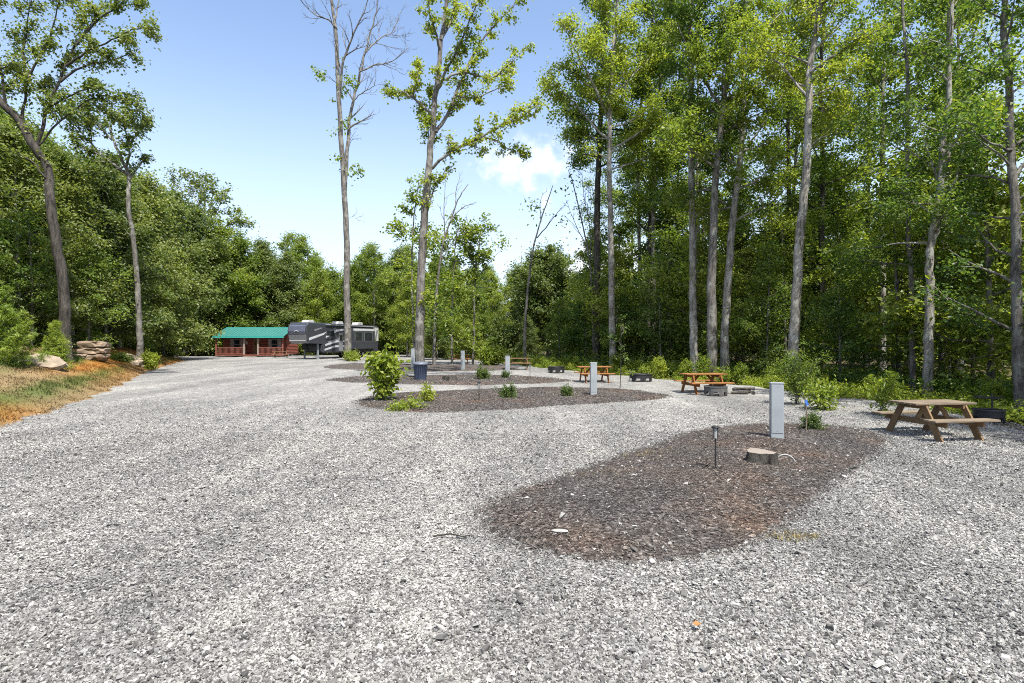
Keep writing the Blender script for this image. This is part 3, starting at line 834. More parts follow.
# centre group beyond the islands
SPARSE = dict(max=2, dens=[1.0, 1.2, 1], lf=[.4, .5, .5], cstep=.6, ct0=.3, cp=.75)
hero('slim_tree', 'slim tree with a pale green tuft left of the bin tree', 410, 360, 44,
     [(414, 360), (413, 320), (412, 280), (412, 245), (414, 215), (418, 185)], .12, .03, auto=(14, .45, .98, 2.4, 1.2, 0, 55),
     leaf=LEAF_BRIGHT, bark=BARK_MID, seed=51, S=SPARSE, n=28, sp=.32, L=.26, W=.18)
hero('bare_tree', 'slim tree with a fanned bare fork at mid height right of the bin tree', 434, 360, 42,
     [(434, 360), (435, 320), (438, 280), (443, 245), (450, 222), (458, 200), (468, 184)], .15, .025,
     limbs=[([(450, 222), (462, 208), (477, 202)], .05, 0), ([(445, 238), (444, 205), (446, 180)], .05, 0), ([(440, 262), (455, 240), (470, 222)], .04, 0), ([(456, 205), (456, 190), (460, 178)], .04, 0)],
     leaf=LEAF_BRIGHT, bark=BARK_MID, seed=52, S=dict(BARE, max=2), n=26, sp=.35, L=.28, W=.2,
     extra=[(430, 250, 0, .6, 8), (436, 290, .5, .8, 12), (428, 315, 0, .9, 10), (440, 330, 0, .9, 10)])
hero('slim_tree', 'leafy slim tree between the bare fork and the small round-crowned tree', 452, 361, 46,
     [(452, 361), (452, 320), (453, 285), (455, 250), (457, 228)], .12, .03, auto=(18, .3, .98, 2.6, 1.2, 0, 50),
     leaf=LEAF_BRIGHT, bark=BARK_MID, seed=53, S=SPARSE, n=30, sp=.36, L=.27, W=.19)
hero('young_tree', 'young straight tree with a small airy crown left of centre', 473, 360, 46,
     [(473, 360), (474, 330), (474, 300), (476, 270), (479, 245), (481, 226)], .12, .03,
     limbs=[([(476, 280), (485, 268), (492, 260), (503, 247)], .05, 0), ([(475, 270), (468, 250), (466, 235)], .04, .6)],
     auto=(14, .55, .98, 1.9, 1.0, 15, 60), leaf=LEAF_BRIGHT, bark=BARK_MID, seed=54, S=SPARSE, n=26, sp=.28, L=.25, W=.18)
hero('bare_tree', 'leaning almost bare tree in front of the round-crowned tree', 525, 362, 44,
     [(525, 362), (525, 330), (527, 300), (530, 270), (534, 245), (541, 220), (548, 200), (553, 185)], .15, .025,
     limbs=[([(537, 238), (548, 225), (558, 212), (566, 205)], .05, 0), ([(541, 222), (540, 205), (543, 192)], .04, 0), ([(536, 245), (549, 245)], .03, 0)],
     leaf=LEAF_FOREST, bark=BARK_MID, seed=55, S=dict(BARE, max=2, dens=[1.0, 1.2, 1]), n=7, sp=.3, L=.26, W=.18,
     extra=[(531, 216, 0, .5, 3), (535, 208, 0, .4, 3), (549, 206, 0, .4, 2), (562, 222, 0, .4, 2), (528, 300, 0, .2, 2)])
hero('bare_tree', 'thin bare multi-stemmed tree left of the dark trunk', 594, 366, 41,
     [(594, 366), (593, 320), (591, 275), (586, 240), (578, 205), (572, 182), (568, 170)], .10, .02,
     limbs=[([(590, 270), (590, 230), (584, 195), (582, 172)], .05, 0), ([(588, 250), (576, 225), (566, 200)], .04, .5), ([(591, 285), (580, 292), (573, 300)], .03, 0), ([(592, 260), (596, 220), (592, 185)], .04, -.5)],
     leaf=LEAF_FOREST, bark=BARK_MID, seed=56, S=dict(BARE, max=2, dens=[.9, 1.2, 1]), n=7, sp=.4, L=.26, W=.18,
     extra=[(575, 215, 0, .8, 4), (584, 200, 0, .8, 4), (572, 180, 0, .7, 4), (588, 240, 0, .7, 3)])

# left bank
hero('leaning_tree', 'dark leaning tree in the left foreground with its crown over the bank', 66, 349, 27,
     [(66, 349), (65, 320), (63, 285), (58, 245), (52, 205), (44, 168), (34, 143), (20, 122), (5, 104), (-15, 85), (-40, 60)], .26, .14,
     limbs=[([(36, 148), (46, 115), (58, 85), (72, 50), (92, 22), (110, -5)], .09, 1),
            ([(66, 66), (86, 52), (112, 40), (138, 28), (158, 30)], .06, -.5), ([(60, 82), (82, 66), (104, 62), (128, 54), (140, 48)], .06, 1), ([(76, 45), (100, 18), (126, 5), (150, 8)], .06, 1),
            ([(50, 108), (68, 96), (90, 88), (104, 80)], .05, -.8),
            ([(38, 146), (60, 122), (86, 102), (108, 96), (134, 105), (146, 122)], .05, .6), ([(88, 101), (105, 112), (122, 122)], .04, 0),
            ([(20, 122), (26, 90), (24, 50), (30, 10), (34, -30)], .07, 1.2), ([(26, 80), (44, 50), (58, 10), (66, -20)], .06, 0),
            ([(5, 104), (0, 70), (-10, 20), (-12, -30)], .07, -1), ([(46, 178), (32, 162), (14, 152), (-6, 146)], .05, -.6)],
     leaf=LEAF_LEFT, bark=BARK_DARK, seed=61, S=dict(T2S, dens=[1.5, 1.2, 1], cstep=.36, lf=[.2, .5, .5], cp=.95), n=34, sp=.17, L=.15, W=.11, jag=.03,
     extra=[(30, 130, 0, .3, 4)])
hero('grey_bark_tree', 'light grey tree with upswept limbs behind the low rock on the bank', 140, 349, 38,
     [(140, 349), (139, 320), (137, 285), (134, 245), (131, 205), (128, 175), (122, 158), (112, 140), (104, 122)], .23, .06,
     limbs=[([(128, 175), (108, 160), (90, 142), (74, 122), (66, 104)], .1, 1), ([(126, 168), (130, 148), (124, 125), (128, 108)], .09, -1), ([(112, 140), (92, 118), (80, 95)], .07, 0),
            ([(129, 180), (140, 165), (146, 158)], .06, 1), ([(126, 165), (110, 172), (92, 172), (74, 168), (60, 160)], .06, -1), ([(128, 150), (140, 130), (150, 124)], .05, 0), ([(134, 240), (118, 222), (98, 208)], .04, -.5)],
     leaf=LEAF_LEFT, bark=BARK_MID, seed=62, S=dict(T2S, lf=[.24, .5, .5], cstep=.5), n=20, sp=.2, L=.21, W=.15, jag=.03)
hero('airy_tree', 'thin-crowned tree rising above the left woods near the cabin', 214, 352, 78,
     [(217, 352), (216, 320), (214, 290), (210, 260), (207, 235), (205, 215)], .36, .12,
     limbs=[([(207, 235), (194, 212), (182, 192), (172, 176)], .14, 1), ([(206, 222), (204, 200), (201, 175)], .14, 1), ([(207, 228), (218, 208), (226, 190)], .12, -1),
            ([(209, 245), (225, 228), (242, 212)], .1, 1), ([(205, 215), (192, 190), (186, 172)], .1, -1), ([(208, 240), (232, 222), (246, 225)], .09, 0), ([(206, 222), (212, 198), (212, 178)], .1, 1)],
     leaf=LEAF_LEFT, bark=BARK_GREY, seed=63, S=dict(SPARSE, lf=[.35, .5, .5], dens=[1.2, 1, 1], cstep=.7, ct0=.45), n=15, sp=.34, L=.34, W=.24, jag=.06)

# ------------------------------------------------------------------ the woods: prototypes, then copies
def put(proto, flag, x, y, rz, sc, label, group):
    z = gz(x, y)
    if not flag.get(proto):
        flag[proto] = True
        proto.location = (x, y, z); proto.rotation_euler = (0, 0, rz); proto.scale = (sc,) * 3
        proto['label'] = label; proto['group'] = group
        return proto
    return dup(proto, (x, y, z), rz, sc, label, group)
USED = {}
LT = [make_tree('tall_tree', '-', 'tree', 100 + k, 25 + k, (.30, .38, .34, .42)[k], (3.6, 3.2, 3.9, 3.3)[k], (.27, .22, .25, .2)[k],
                (BARK_MID, BARK_GREY, BARK_DARK, BARK_GREY)[k], (LEAF_BRIGHT, LEAF_FOREST, LEAF_FOREST, LEAF_BRIGHT)[k], limbs=30, twigs=.9, n=42, sp=.38, L=.20, W=.135) for k in range(4)]
MT = [make_tree('broadleaf_tree', '-', 'tree', 120 + k, 14.5 + .7 * k, .13, (3.4, 3.8, 3.1, 3.6)[k], .2,
                (BARK_GREY, BARK_MID, BARK_DARK, BARK_MID)[k], (LEAF_LEFT, LEAF_LEFT, LEAF_FOREST, LEAF_BRIGHT)[k], limbs=32, twigs=1.1, n=52, sp=.42, L=.235, W=.155) for k in range(4)]
UT = [make_tree('understory_tree', '-', 'tree', 140 + k, 6.5 + .9 * k, .10, (2.3, 2.6, 2.1)[k], .08, BARK_MID, (LEAF_FOREST, LEAF_BRIGHT, LEAF_FOREST)[k],
                limbs=22, twigs=1.3, n=40, sp=.30, L=.16, W=.10, cstep=.6, flat=.28) for k in range(3)]
ET = [make_tree('full_tree', '-', 'tree', 150 + k, 13.5 + k, .04, (3.5, 3.9, 3.3)[k], .16, BARK_MID, (LEAF_BRIGHT, LEAF_LEFT, LEAF_BRIGHT)[k],
                limbs=42, twigs=1.15, n=58, sp=.44, L=.24, W=.16, flat=.5) for k in range(3)]
R = random.Random(77)
def edge_pt(E, y, s, left):
    x0, x1 = edge_x(E, y - .8), edge_x(E, y + .8)
    t = V((x1 - x0, 1.6)).normalized()
    n = V((-t.y, t.x)) if left else V((t.y, -t.x))
    return edge_x(E, y) + n.x * s, y + n.y * s
HERO_XY = [(o.location.x, o.location.y) for o in COL.objects if o.get('category') == 'tree' and o.get('label') != '-']
TAKEN = list(HERO_XY)
def free(x, y, d):
    for a, b in TAKEN:
        if (a - x) ** 2 + (b - y) ** 2 < d * d: return False
    TAKEN.append((x, y)); return True
LAB = {
    'L0': ('bushy young tree at the front of the left woods behind the bank', 'young trees fronting the left woods'),
    'L1': ('rounded leafy tree in the dense woods left of the gravel drive', 'trees of the left woods'),
    'C1': ('rounded green tree in the far tree line behind the cabin and camper', 'trees of the far tree line'),
    'C0': ('low bushy tree at the far end of the lot beyond the islands', 'low trees beyond the islands'),
    'R0': ('small spreading understory tree under the tall trunks on the right', 'understory trees of the right woods'),
    'R1': ('tall leafy tree standing deep in the right-hand woods', 'tall trees of the right woods'),
    'R2': ('mid-height leafy tree filling the right-hand woods behind the front trunks', 'mid-height trees of the right woods'),
}
# left woods: the measured skyline first
for px, D, py, P in ((8, 36, 150, 'E'), (34, 40, 128, 'M'), (62, 43, 148, 'E'), (88, 45, 150, 'M'), (108, 48, 152, 'E'), (128, 50, 168, 'M'), (146, 52, 172, 'E'), (163, 57, 186, 'E'), (176, 71, 190, 'M'),
                     (196, 73, 205, 'E'), (222, 76, 222, 'M'), (243, 77, 232, 'E'), (262, 80, 238, 'E'), (284, 82, 262, 'M')):
    x = (px - 512) / F * D; P = (MT[R.choice((0, 1))] if P == 'M' else ET[1]) if px < 200 else ET[R.choice((0, 1, 2))]
    h = {MT[0]: 14.7, MT[1]: 15.3, ET[0]: 13.7, ET[1]: 14.7, ET[2]: 15.7}[P]
    TAKEN.append((x, D)); put(P, USED, x, D, R.uniform(0, 6.28), (HC + (HZ - py) / F * D - gz(x, D)) / h, *LAB['L1'])
for s, y0, y1, st, which, sc, lab in ((7.0, 12, 60, 3.4, 'U', (.85, 1.15), 'L0'), (9.5, 8, 66, 4.2, 'E', (.85, 1.0), 'L1'), (13.5, 12, 74, 4.4, 'M', (1.0, 1.15), 'L1'),
                                      (18.5, 16, 80, 4.8, 'E', (1.1, 1.25), 'L1'), (24.5, 22, 84, 5.5, 'M', (1.15, 1.35), 'L1'), (31, 28, 90, 6.5, 'M', (1.2, 1.4), 'L1')):
    y = y0 + R.uniform(0, st)
    while y < y1:
        k_ = 1 - .52 * sstep(27, 44, y)
        x, q = edge_pt(EDGE_L, y, s * k_ + R.uniform(-1.1, 1.1), True)
        if x < -.95 * q - 9 or x > -39 and q > 58 or not free(x, q, 1.7): y += st; continue
        P = R.choice({'U': [UT[0], UT[2]], 'M': MT[:3], 'E': [ET[1], ET[1], ET[0], MT[0]]}[which])
        put(P, USED, x, q, R.uniform(0, 6.28), R.uniform(*sc) * (1 - .10 * sstep(55, 80, q)), *LAB[lab])
        y += st * R.uniform(.8, 1.2)
# far tree line behind cabin, camper and the open lot
for D, sp_, sc in ((79, 4.0, (.82, .98)), (86, 4.6, (.95, 1.12)), (94, 5.5, (1.05, 1.22))):
    x = -58.0
    while x < 8:
        if not (x > -6 and D < 84) and free(x, D, 2):
            hh = R.uniform(*sc) * (1.0 if x < -12 else .86)
            put(R.choice([ET[0], ET[2], ET[1], MT[3]]), USED, x, D + R.uniform(-1.5, 1.5), R.uniform(0, 6.28), hh, *LAB['C1'])
        x += sp_ * R.uniform(.8, 1.2)
for x, y, sc in ((-12.5, 68, .62), (-9, 64, .62), (-6.5, 66, .75), (-4.0, 68, .62), (-9.6, 72, .8), (-2.5, 74, .7), (-7.5, 57, .42), (-4.6, 58, .45), (5.5, 60, .40), (8.3, 58, .42), (3, 80, .66), (8, 78, .62), (11.5, 72, .55), (9.5, 54, .40), (13.5, 64, .6), (16.5, 70, .75), (12, 84, .7), (17, 84, .8), (22, 80, .9), (1.5, 57, .33), (12.5, 53, .45), (7, 67, .5)):
    if free(x, y, 1.2): put(R.choice([ET[0], ET[2], ET[1], MT[3]]), USED, x, y, R.uniform(0, 6.28), sc, *LAB['C0'])
# right woods
def right_rows(rows):
    for s, y0, y1, st, which, sc, lab in rows:
        y = y0 + R.uniform(0, st)
        while y < y1:
            x, q = edge_pt(EDGE_R, y, s + R.uniform(-1.4, 1.4), False)
            if abs(x) < .95 * q + 9 and q > 4 and free(x, q, 1.3):
                P = R.choice({'U': UT, 'B': [UT[1]], 'M': MT[1:], 'T': LT}[which])
                put(P, USED, x, q, R.uniform(0, 6.28), R.uniform(*sc), *LAB[lab])
            y += st * R.uniform(.8, 1.25)
right_rows([(5.4, 12, 44, 3.6, 'B', (1.0, 1.5), 'R0'), (4.6, 10, 46, 3.4, 'U', (.65, .95), 'R0'), (7.0, 8, 44, 4.4, 'U', (.9, 1.3), 'R0'), (6.2, 12, 30, 8.0, 'T', (.8, 1.0), 'R1'), (10, 8, 52, 6.0, 'T', (.85, 1.05), 'R1'), (10.5, 10, 52, 5.0, 'M', (.6, .85), 'R2'),
            (15, 8, 56, 6.5, 'T', (.9, 1.1), 'R1'), (17, 10, 50, 5.5, 'M', (.7, .95), 'R2'), (21, 12, 46, 6.0, 'T', (.9, 1.1), 'R1'), (24, 12, 46, 6.0, 'M', (.8, 1.0), 'R2'), (31, 14, 44, 6.5, 'M', (.9, 1.1), 'R2')])
LAB['R3'] = ('distant leafy tree closing the view between the right-hand trunks', 'distant trees of the right woods')
LAB['F'] = ('distant tree top showing over the nearer woods', 'distant trees behind the woods')
for x0, x1, y0, y1, n_ in ((16, 75, 50, 82, 46),):
    for _ in range(n_):
        x, q = R.uniform(x0, x1), R.uniform(y0, y1)
        if x < 12 + (q - 48) * .1 or not free(x, q, 4.0): continue
        put(R.choice(ET), USED, x, q, R.uniform(0, 6.28), R.uniform(.9, 1.2), *LAB['R3'])
for x0, x1, y0, y1, n_ in ((-115, -40, 95, 120, 26), (-40, 25, 104, 118, 14), (25, 120, 92, 120, 26)):
    for _ in range(n_):
        x, q = R.uniform(x0, x1), R.uniform(y0, y1)
        if not free(x, q, 4.2): continue
        put(R.choice(ET + MT), USED, x, q, R.uniform(0, 6.28), R.uniform(.95, 1.15) * (1 if x < -30 else .85), *LAB['F'])
for x, q in ((15.6, 3.5), (16.6, .5), (18.2, 5.5)):
    put(R.choice(LT), USED, x, q, R.uniform(0, 6.28), R.uniform(.85, 1.0), *LAB['R1'])
# the round-crowned tree beyond the lot
rt = make_tree('round_tree', 'big round-crowned tree standing alone at the far end of the lot', 'tree', 161, 11.5, .06, 6.2, .3, BARK_DARK, LEAF_LEFT, limbs=46, twigs=1.5, n=40, sp=.45, L=.30, W=.2, top=.5, flat=.4)
rt.location = (4.4, 68, 0)
for p in LT + MT + UT + ET:
    if not USED.get(p): 
        for ch in list(p.children): bpy.data.objects.remove(ch)
        bpy.data.objects.remove(p)

# ------------------------------------------------------------------ shrubs and weeds
LIME = [make_shrub('weedy_shrub', '-', 'shrub', 200 + k, (.8, 1.0, 1.4)[k], (.8, .7, .6)[k], LEAF_LIME, stems=(8, 7, 6)[k], n=7, sp=.10, L=.14, W=.065, group='g') for k in range(3)]
WL = ('lime green weedy shrub along the gravel edge under the right woods', 'weedy shrubs along the right gravel edge')
FL = {}
y = 11.2
while y < 50:
    for s, pr in ((.6, .75), (1.4, .75), (2.4, .5)):
        if R.random() < pr:
            x, q = edge_pt(EDGE_R, y + R.uniform(-.5, .5), s + R.uniform(-.4, .4), False)
            px = 512 + F * x / q
            if px > 1060: continue
            if any(abs(px - a) < 16 for a in (797, 820, 882)) and q < 20 or px > 900 and s < 2 or 835 < px < 870: continue
            k = R.choice((0, 0, 1, 2) if s < 1 else (0, 1, 1, 2))
            put(LIME[k], FL, x, q, R.uniform(0, 6.28), R.uniform(.5, .8) if s < 1 else R.uniform(.55, 1.0), *WL)
    y += R.uniform(.75, 1.2) * (1 if y < 30 else 1.3)
def shrub_at(name, label, seed, px, pyb, D, h, w, leaf, **k):
    x = (px - 512) / F * D
    return make_shrub(name, label, 'shrub', seed, h, w, leaf, loc=(x, D, gz(x, D) if edge_x(EDGE_L, D) > x or edge_x(EDGE_R, D) < x else gravel_z(x, D)), **k)
shrub_at('leafy_shrub', 'tall narrow feathery green shrub behind the near utility post', 221, 797, 405, 16.6, 1.55, .1, LEAF_BRIGHT, stems=7, n=12, sp=.11, L=.09, W=.035)
shrub_at('leafy_shrub', 'bright lime bush behind the staked sapling near the utility post', 222, 821, 405, 15.4, .8, .4, LEAF_LIME, stems=9, n=9, sp=.12, L=.12, W=.06)
shrub_at('tall_weed', 'tall upright leafy weed behind the weathered picnic table left end', 223, 881, 410, 14.2, 1.3, .1, LEAF_LIME, stems=4, n=5, sp=.06, L=.17, W=.05, cstep=.13)
make_shrub('leafy_shrub', 'large light green leafy bush at the left end of the middle mulch bed', 'shrub', 230, 1.5, .42, LEAF_LIME, stems=11, n=7, sp=.10, L=.17, W=.10, loc=on_bed(1, 384, 400), cstep=.2)
for k, (px, py, h, w, lab) in enumerate(((412, 408.5, .22, .3, 'low yellow-green weed at the front edge of the middle mulch bed'), (427, 401, .42, .12, 'small upright yellowish weed right of the large light green bush'),
                                          (396, 410, .12, .3, 'flat creeping weed right below the large light green bush'))):
    make_shrub('weed', lab, 'plant', 240 + k, h, w, LEAF_LIME, stems=9, n=8, sp=.06, L=.085, W=.04, loc=on_bed(1, px, py), cstep=.1)
BX = make_shrub('boxwood', 'small round boxwood in the middle mulch bed, nearer the path light', 'shrub', 250, .34, .22, LEAF_BOX, stems=18, n=13, sp=.04, L=.05, W=.032, loc=on_bed(1, 508, 397.5), cstep=.07, up=.10)
dup(BX, on_bed(1, 567, 396), 2.0, .82, 'smallest round boxwood in the middle mulch bed, left of its utility post')
dup(BX, on_bed(0, 813, 428.5), 1.0, .72, 'round boxwood beside the blue-tagged stake in the near mulch bed')
dup(BX, on_bed(2, 483, 378.5), 3.0, 1.3, 'round boxwood in the third mulch bed, between the old stump and the post')
dup(BX, on_bed(2, 505, 377.8), 4.0, .85, 'small boxwood tight against the utility post of the third mulch bed')
BX['group'] = 'round boxwoods in the mulch beds'
for o in COL.objects:
    if o.name.startswith('boxwood') and o.parent is None: o['group'] = 'round boxwoods in the mulch beds'
shrub_at('leafy_shrub', 'bright yellow-green bush far behind the third bed utility post', 260, 489, 365, 44, 1.3, 1.9, LEAF_LIME, stems=14, n=14, sp=.2, L=.2, W=.11)
shrub_at('leafy_shrub', 'low green clump at the foot of the tall bare tree', 261, 352, 362, 53, .9, 1.6, LEAF_BRIGHT, stems=12, n=12, sp=.18, L=.18, W=.1)
# evergreens and small plants on the bank
def cypress(name, label, seed, px, D, h, w, n=20):
    R = random.Random(seed); T = Tree(); x = (px - 512) / F * D
    root = thing(name, label, 'evergreen', (x, D, gz(x, D)))
    pts, rr = trunk_pts(R, h, r0=.06, r1=.01, lean=.01); T.mb.tube(pts, rr, 7)
    S = dict(seg=.2, wig=.07, up=[0, .09, .06], max=2, dens=[0, 4.2, 2], lf=[0, .42, .5], ang=(25, 48), minl=.18, minr=.005, leaf=1, cstep=.12, ct0=.2)
    k = int(h * 17)
    for q in range(k):
        u = (q + R.random()) / k; t = .06 + .92 * u; p, d = at(pts, t); az = q * 2.4 + R.gauss(0, .3)
        el = math.radians(lerp(12, 66, u) + R.gauss(0, 7)); L = max(.2, w * (1 - u) ** .75 * R.uniform(.75, 1.2))
        grow(T, R, p, V((math.cos(az) * math.cos(el), math.sin(az) * math.cos(el), math.sin(el))), L, .018, 1, S)
    finish(T, root, BARK_MID, LEAF_CYP, n, .05, .16, .017, seed, crown='foliage', flat=.7, upb=.2)
    return root
cypress('evergreen_shrub', 'large feathery evergreen at the far left edge of the bank', 271, 6, 21, 3.0, 1.15)
cypress('evergreen_shrub', 'smaller golden-tipped evergreen between the slab and the leaning trunk', 272, 55, 23.5, 1.9, .62)
shrub_at('leafy_shrub', 'small pale-leaved bush in front of the smaller evergreen beside the slab', 273, 57, 352, 24, .85, .7, LEAF_LIME, stems=10, n=12, sp=.09, L=.10, W=.05)
shrub_at('leafy_shrub', 'small upright bush right of the low rock at the foot of the grey tree', 274, 150, 345, 36.5, 1.1, .7, LEAF_LIME, stems=10, n=14, sp=.12, L=.13, W=.07)
shrub_at('grass_clump', 'low green clump just right of the stacked boulder', 275, 118, 350, 35.5, .5, 1.2, LEAF_BRIGHT, stems=16, n=14, sp=.1, L=.13, W=.04)
shrub_at('grass_clump', 'low green clump touching the low rock at the grey tree', 276, 128, 350, 36, .45, 1.0, LEAF_BRIGHT, stems=16, n=14, sp=.1, L=.13, W=.04)
# ground cover under the right edge and the left woods
def cover(name, E, left, y0, y1, s0, s1, K, mat, seed, L, W, h):
    g = np.random.default_rng(seed); y = y0 + (y1 - y0) * g.random(K); s = s0 + (s1 - s0) * g.random(K) ** 1.2
    x = edge_np(E, y) + (-1 if left else 1) * s / .87
    z = gz_np(x, y) + g.random(K) ** 1.5 * h * np.clip(s / 1.2 + .25, 0, 1)
    keep = (np.sin(x * 1.9 + y * .7) + np.sin(y * 1.3 - x) + g.normal(0, .6, K)) > -.4
    c = np.stack([x, y, z], 1)[keep]
    kind(link(name, leaf_mesh(name, c, 5, .11, L, W, seed), mat), 'stuff')
cover('ground_cover', ER, False, 10, 50, .1, 4.5, 17000, LEAF_LIME, 5, .11, .05, .36)
cover('undergrowth', ER, False, 8, 50, 2.5, 16, 20000, LEAF_FOREST, 6, .16, .09, .7)
cover('undergrowth', EL, True, 10, 66, 5.5, 16, 18000, LEAF_FOREST, 7, .17, .1, .6)
# ------------------------------------------------------------------ built things
def mat_wood(name, c, var=.3, rough=.75):
    m, nt, N, L, out = nodes_of(name)
    p = pbsdf(N, L, out, rough, .25)
    n = noise(N, L, coords(N, L, (1.2, 14, 14)), 3, 6, .65)
    n2 = noise(N, L, coords(N, L), 1.6, 3)
    r = ramp(N, [(.3, [q * (1 - var) for q in c]), (.7, [min(1, q * (1 + var)) for q in c])]); L.new(n.outputs['Fac'], r.inputs[0])
    k = ramp(N, [(.3, (.75, .75, .76)), (.7, (1.2, 1.18, 1.15))]); L.new(n2.outputs['Fac'], k.inputs[0])
    L.new(mul(N, L, r.outputs[0], k.outputs[0]), p.inputs['Base Color'])
    L.new(bump(N, L, n.outputs['Fac'], .4, .01), p.inputs['Normal'])
    return m
WOOD_TAN = mat_wood('weathered_pine', (.18, .115, .060))
WOOD_TOP = mat_wood('grey_pine_top', (.165, .130, .092))
WOOD_ORANGE = mat_wood('stained_cedar', (.20, .075, .018))
WOOD_OTOP = mat_wood('stained_cedar_top', (.23, .105, .035))
WOOD_DARK = mat_wood('dark_boards', (.16, .09, .05))
STEEL = mat_plain('painted_steel', (.245, .268, .28), .45, .10, 3, spec=.5)
STEEL_D = mat_plain('seam_steel', (.22, .25, .27), .5, .1, 5)
BLACK = mat_plain('black_metal', (.018, .018, .02), .5, .3, 9)
RUST = mat_plain('fire_ring_steel', (.085, .083, .08), .7, .4, 7, bmp=.01)
STONE = mat_plain('tan_rock', (.235, .19, .138), .9, .35, 3, stretch=(1, 1, 3), bmp=.06)
STONE_G = mat_plain('brown_rock', (.215, .16, .112), .9, .45, 2.6, stretch=(1, 1, 5), bmp=.08)
WHITE = mat_plain('white_plastic', (.30, .30, .285), .5, .06)

def picnic_table(label, x, y, z, rz, wood, top, sc=1.0, Lt=1.75, group='picnic tables beside the camping pads'):
    t = thing('picnic_table', label, 'picnic table', (x, y, z), rz, group); t.scale = (sc,) * 3
    m = MB(); g = .006
    for k in range(5):
        m.box(-Lt / 2, Lt / 2, -.36 + k * .144 + g, -.36 + (k + 1) * .144 - g, .712, .752)
    m.build('tabletop', top, t, .006)
    for s in (-1, 1):
        m = MB()
        for k in (0, 1):
            a, b = sorted((s * (.555 + k * .145), s * (.69 + k * .145)))
            m.box(-Lt / 2 - .02, Lt / 2 + .02, a, b, .415, .455)
        m.build('bench', top, t, .006)
    xa = Lt / 2 - .30
    for s in (-1, 1):
        m = MB(); m.box(s * xa - .02, s * xa + .02, -.34, .34, .62, .709); m.build('top_support', wood, t)
        m = MB(); m.box(s * xa - .02, s * xa + .02, -.78, .78, .30, .412); m.build('bench_support', wood, t, .004)
        for q in (-1, 1):
            xo = s * (xa + .042); m = MB()
            a = V((xo, q * .66, 0)); b = V((xo, q * .26, .708)); d = (b - a); n = V((0, d.z, -d.y)).normalized() * .068
            pl = [(a.y - .085, 0.0), (a.y + .085, 0.0), (b.y + .08, .708), (b.y - .08, .708)]
            M = Matrix(((0, 1, 0, 0), (1, 0, 0, 0), (0, 0, 1, 0), (0, 0, 0, 1)))
            m.prism(pl, xo - .02, xo + .02, M); m.build('leg', wood, t, .004)
        m = MB(); m.bar((s * (xa - .025), 0, .36), (s * .16, 0, .70), .085, .038, (0, 1, 0)); m.build('brace', wood, t)
    return t
b = G(936, 440)
picnic_table('weathered tan picnic table standing at the right edge near the black grill', 8.27, 11.2, -.02, .14, WOOD_TAN, WOOD_TOP, .92, 1.44)
picnic_table('orange-stained picnic table behind the grey fire ring', 6.85, 20.4, -.01, .12, WOOD_ORANGE, WOOD_OTOP, .95, 1.6)
picnic_table('orange-stained picnic table partly hidden behind the middle bed utility post', 3.75, 26.0, .0, .1, WOOD_ORANGE, WOOD_OTOP, .95, 1.6)
picnic_table('grey-brown picnic table in shade behind the third bed utility post', 0.35, 37.5, .01, .05, WOOD_DARK, WOOD_TAN)
picnic_table('rust-brown picnic table at the far edge right of the blue bin', -4.3, 47, .01, .05, WOOD_ORANGE, WOOD_OTOP)
picnic_table('dark red-brown picnic table on the gravel in front of the cabin', -25.6, 63.0, .01, .3, WOOD_DARK, WOOD_DARK)

# utility posts
def utility_post(label, px, py, k, h=1.09, w=.25, rz=0.0, z=None):
    x, y, z = on_bed(k, px, py)
    t = thing('utility_post', label, 'utility post', (x, y, z - .01), rz, 'grey utility posts of the camping pads')
    d = .17
    m = MB(); m.box(-w / 2, w / 2, -d / 2, d / 2, 0, h - .02); m.build('post_body', STEEL, t, .006)
    m = MB(); m.prism([(-w / 2 - .008, h - .02), (w / 2 + .008, h - .02), (w / 2 + .008, h), (-w / 2 - .008, h)], -d / 2 - .008, d / 2 + .008); m.build('post_cap', STEEL, t, .004)
    m = MB(); m.box(-w / 2 + .012, w / 2 - .012, -d / 2 - .007, -d / 2 - .001, .10, h - .035); m.build('front_cover', STEEL, t, .003)
    m = MB()
    for zz in (.14, h - .08): m.box(-.006, .006, -d / 2 - .011, -d / 2 - .0075, zz - .006, zz + .006)
    m.build('screw', STEEL_D, t)
    m = MB(); m.box(-w / 2 + .03, w / 2 - .03, d / 2 + .001, d / 2 + .03, .55, h - .08); m.build('outlet_box', STEEL_D, t)
    return t
utility_post('tall grey utility post in the near mulch bed behind the stump', 776.5, 437.5, 0, .99, .21, rz=-.24)
utility_post('grey utility post at the right end of the middle mulch bed', 593.5, 394.5, 1, rz=.0, w=.21, h=1.06)
utility_post('grey utility post in the third mulch bed, between boxwoods', 507.5, 377.6, 2, rz=.1, w=.23)
utility_post('farthest grey utility post, in the back bed right of the bin', 462.8, 369.5, 3, rz=0, h=1.2)
utility_post('pale utility post half hidden behind the tree at the blue bin', 413, 369, 3, rz=0.1, h=1.35)

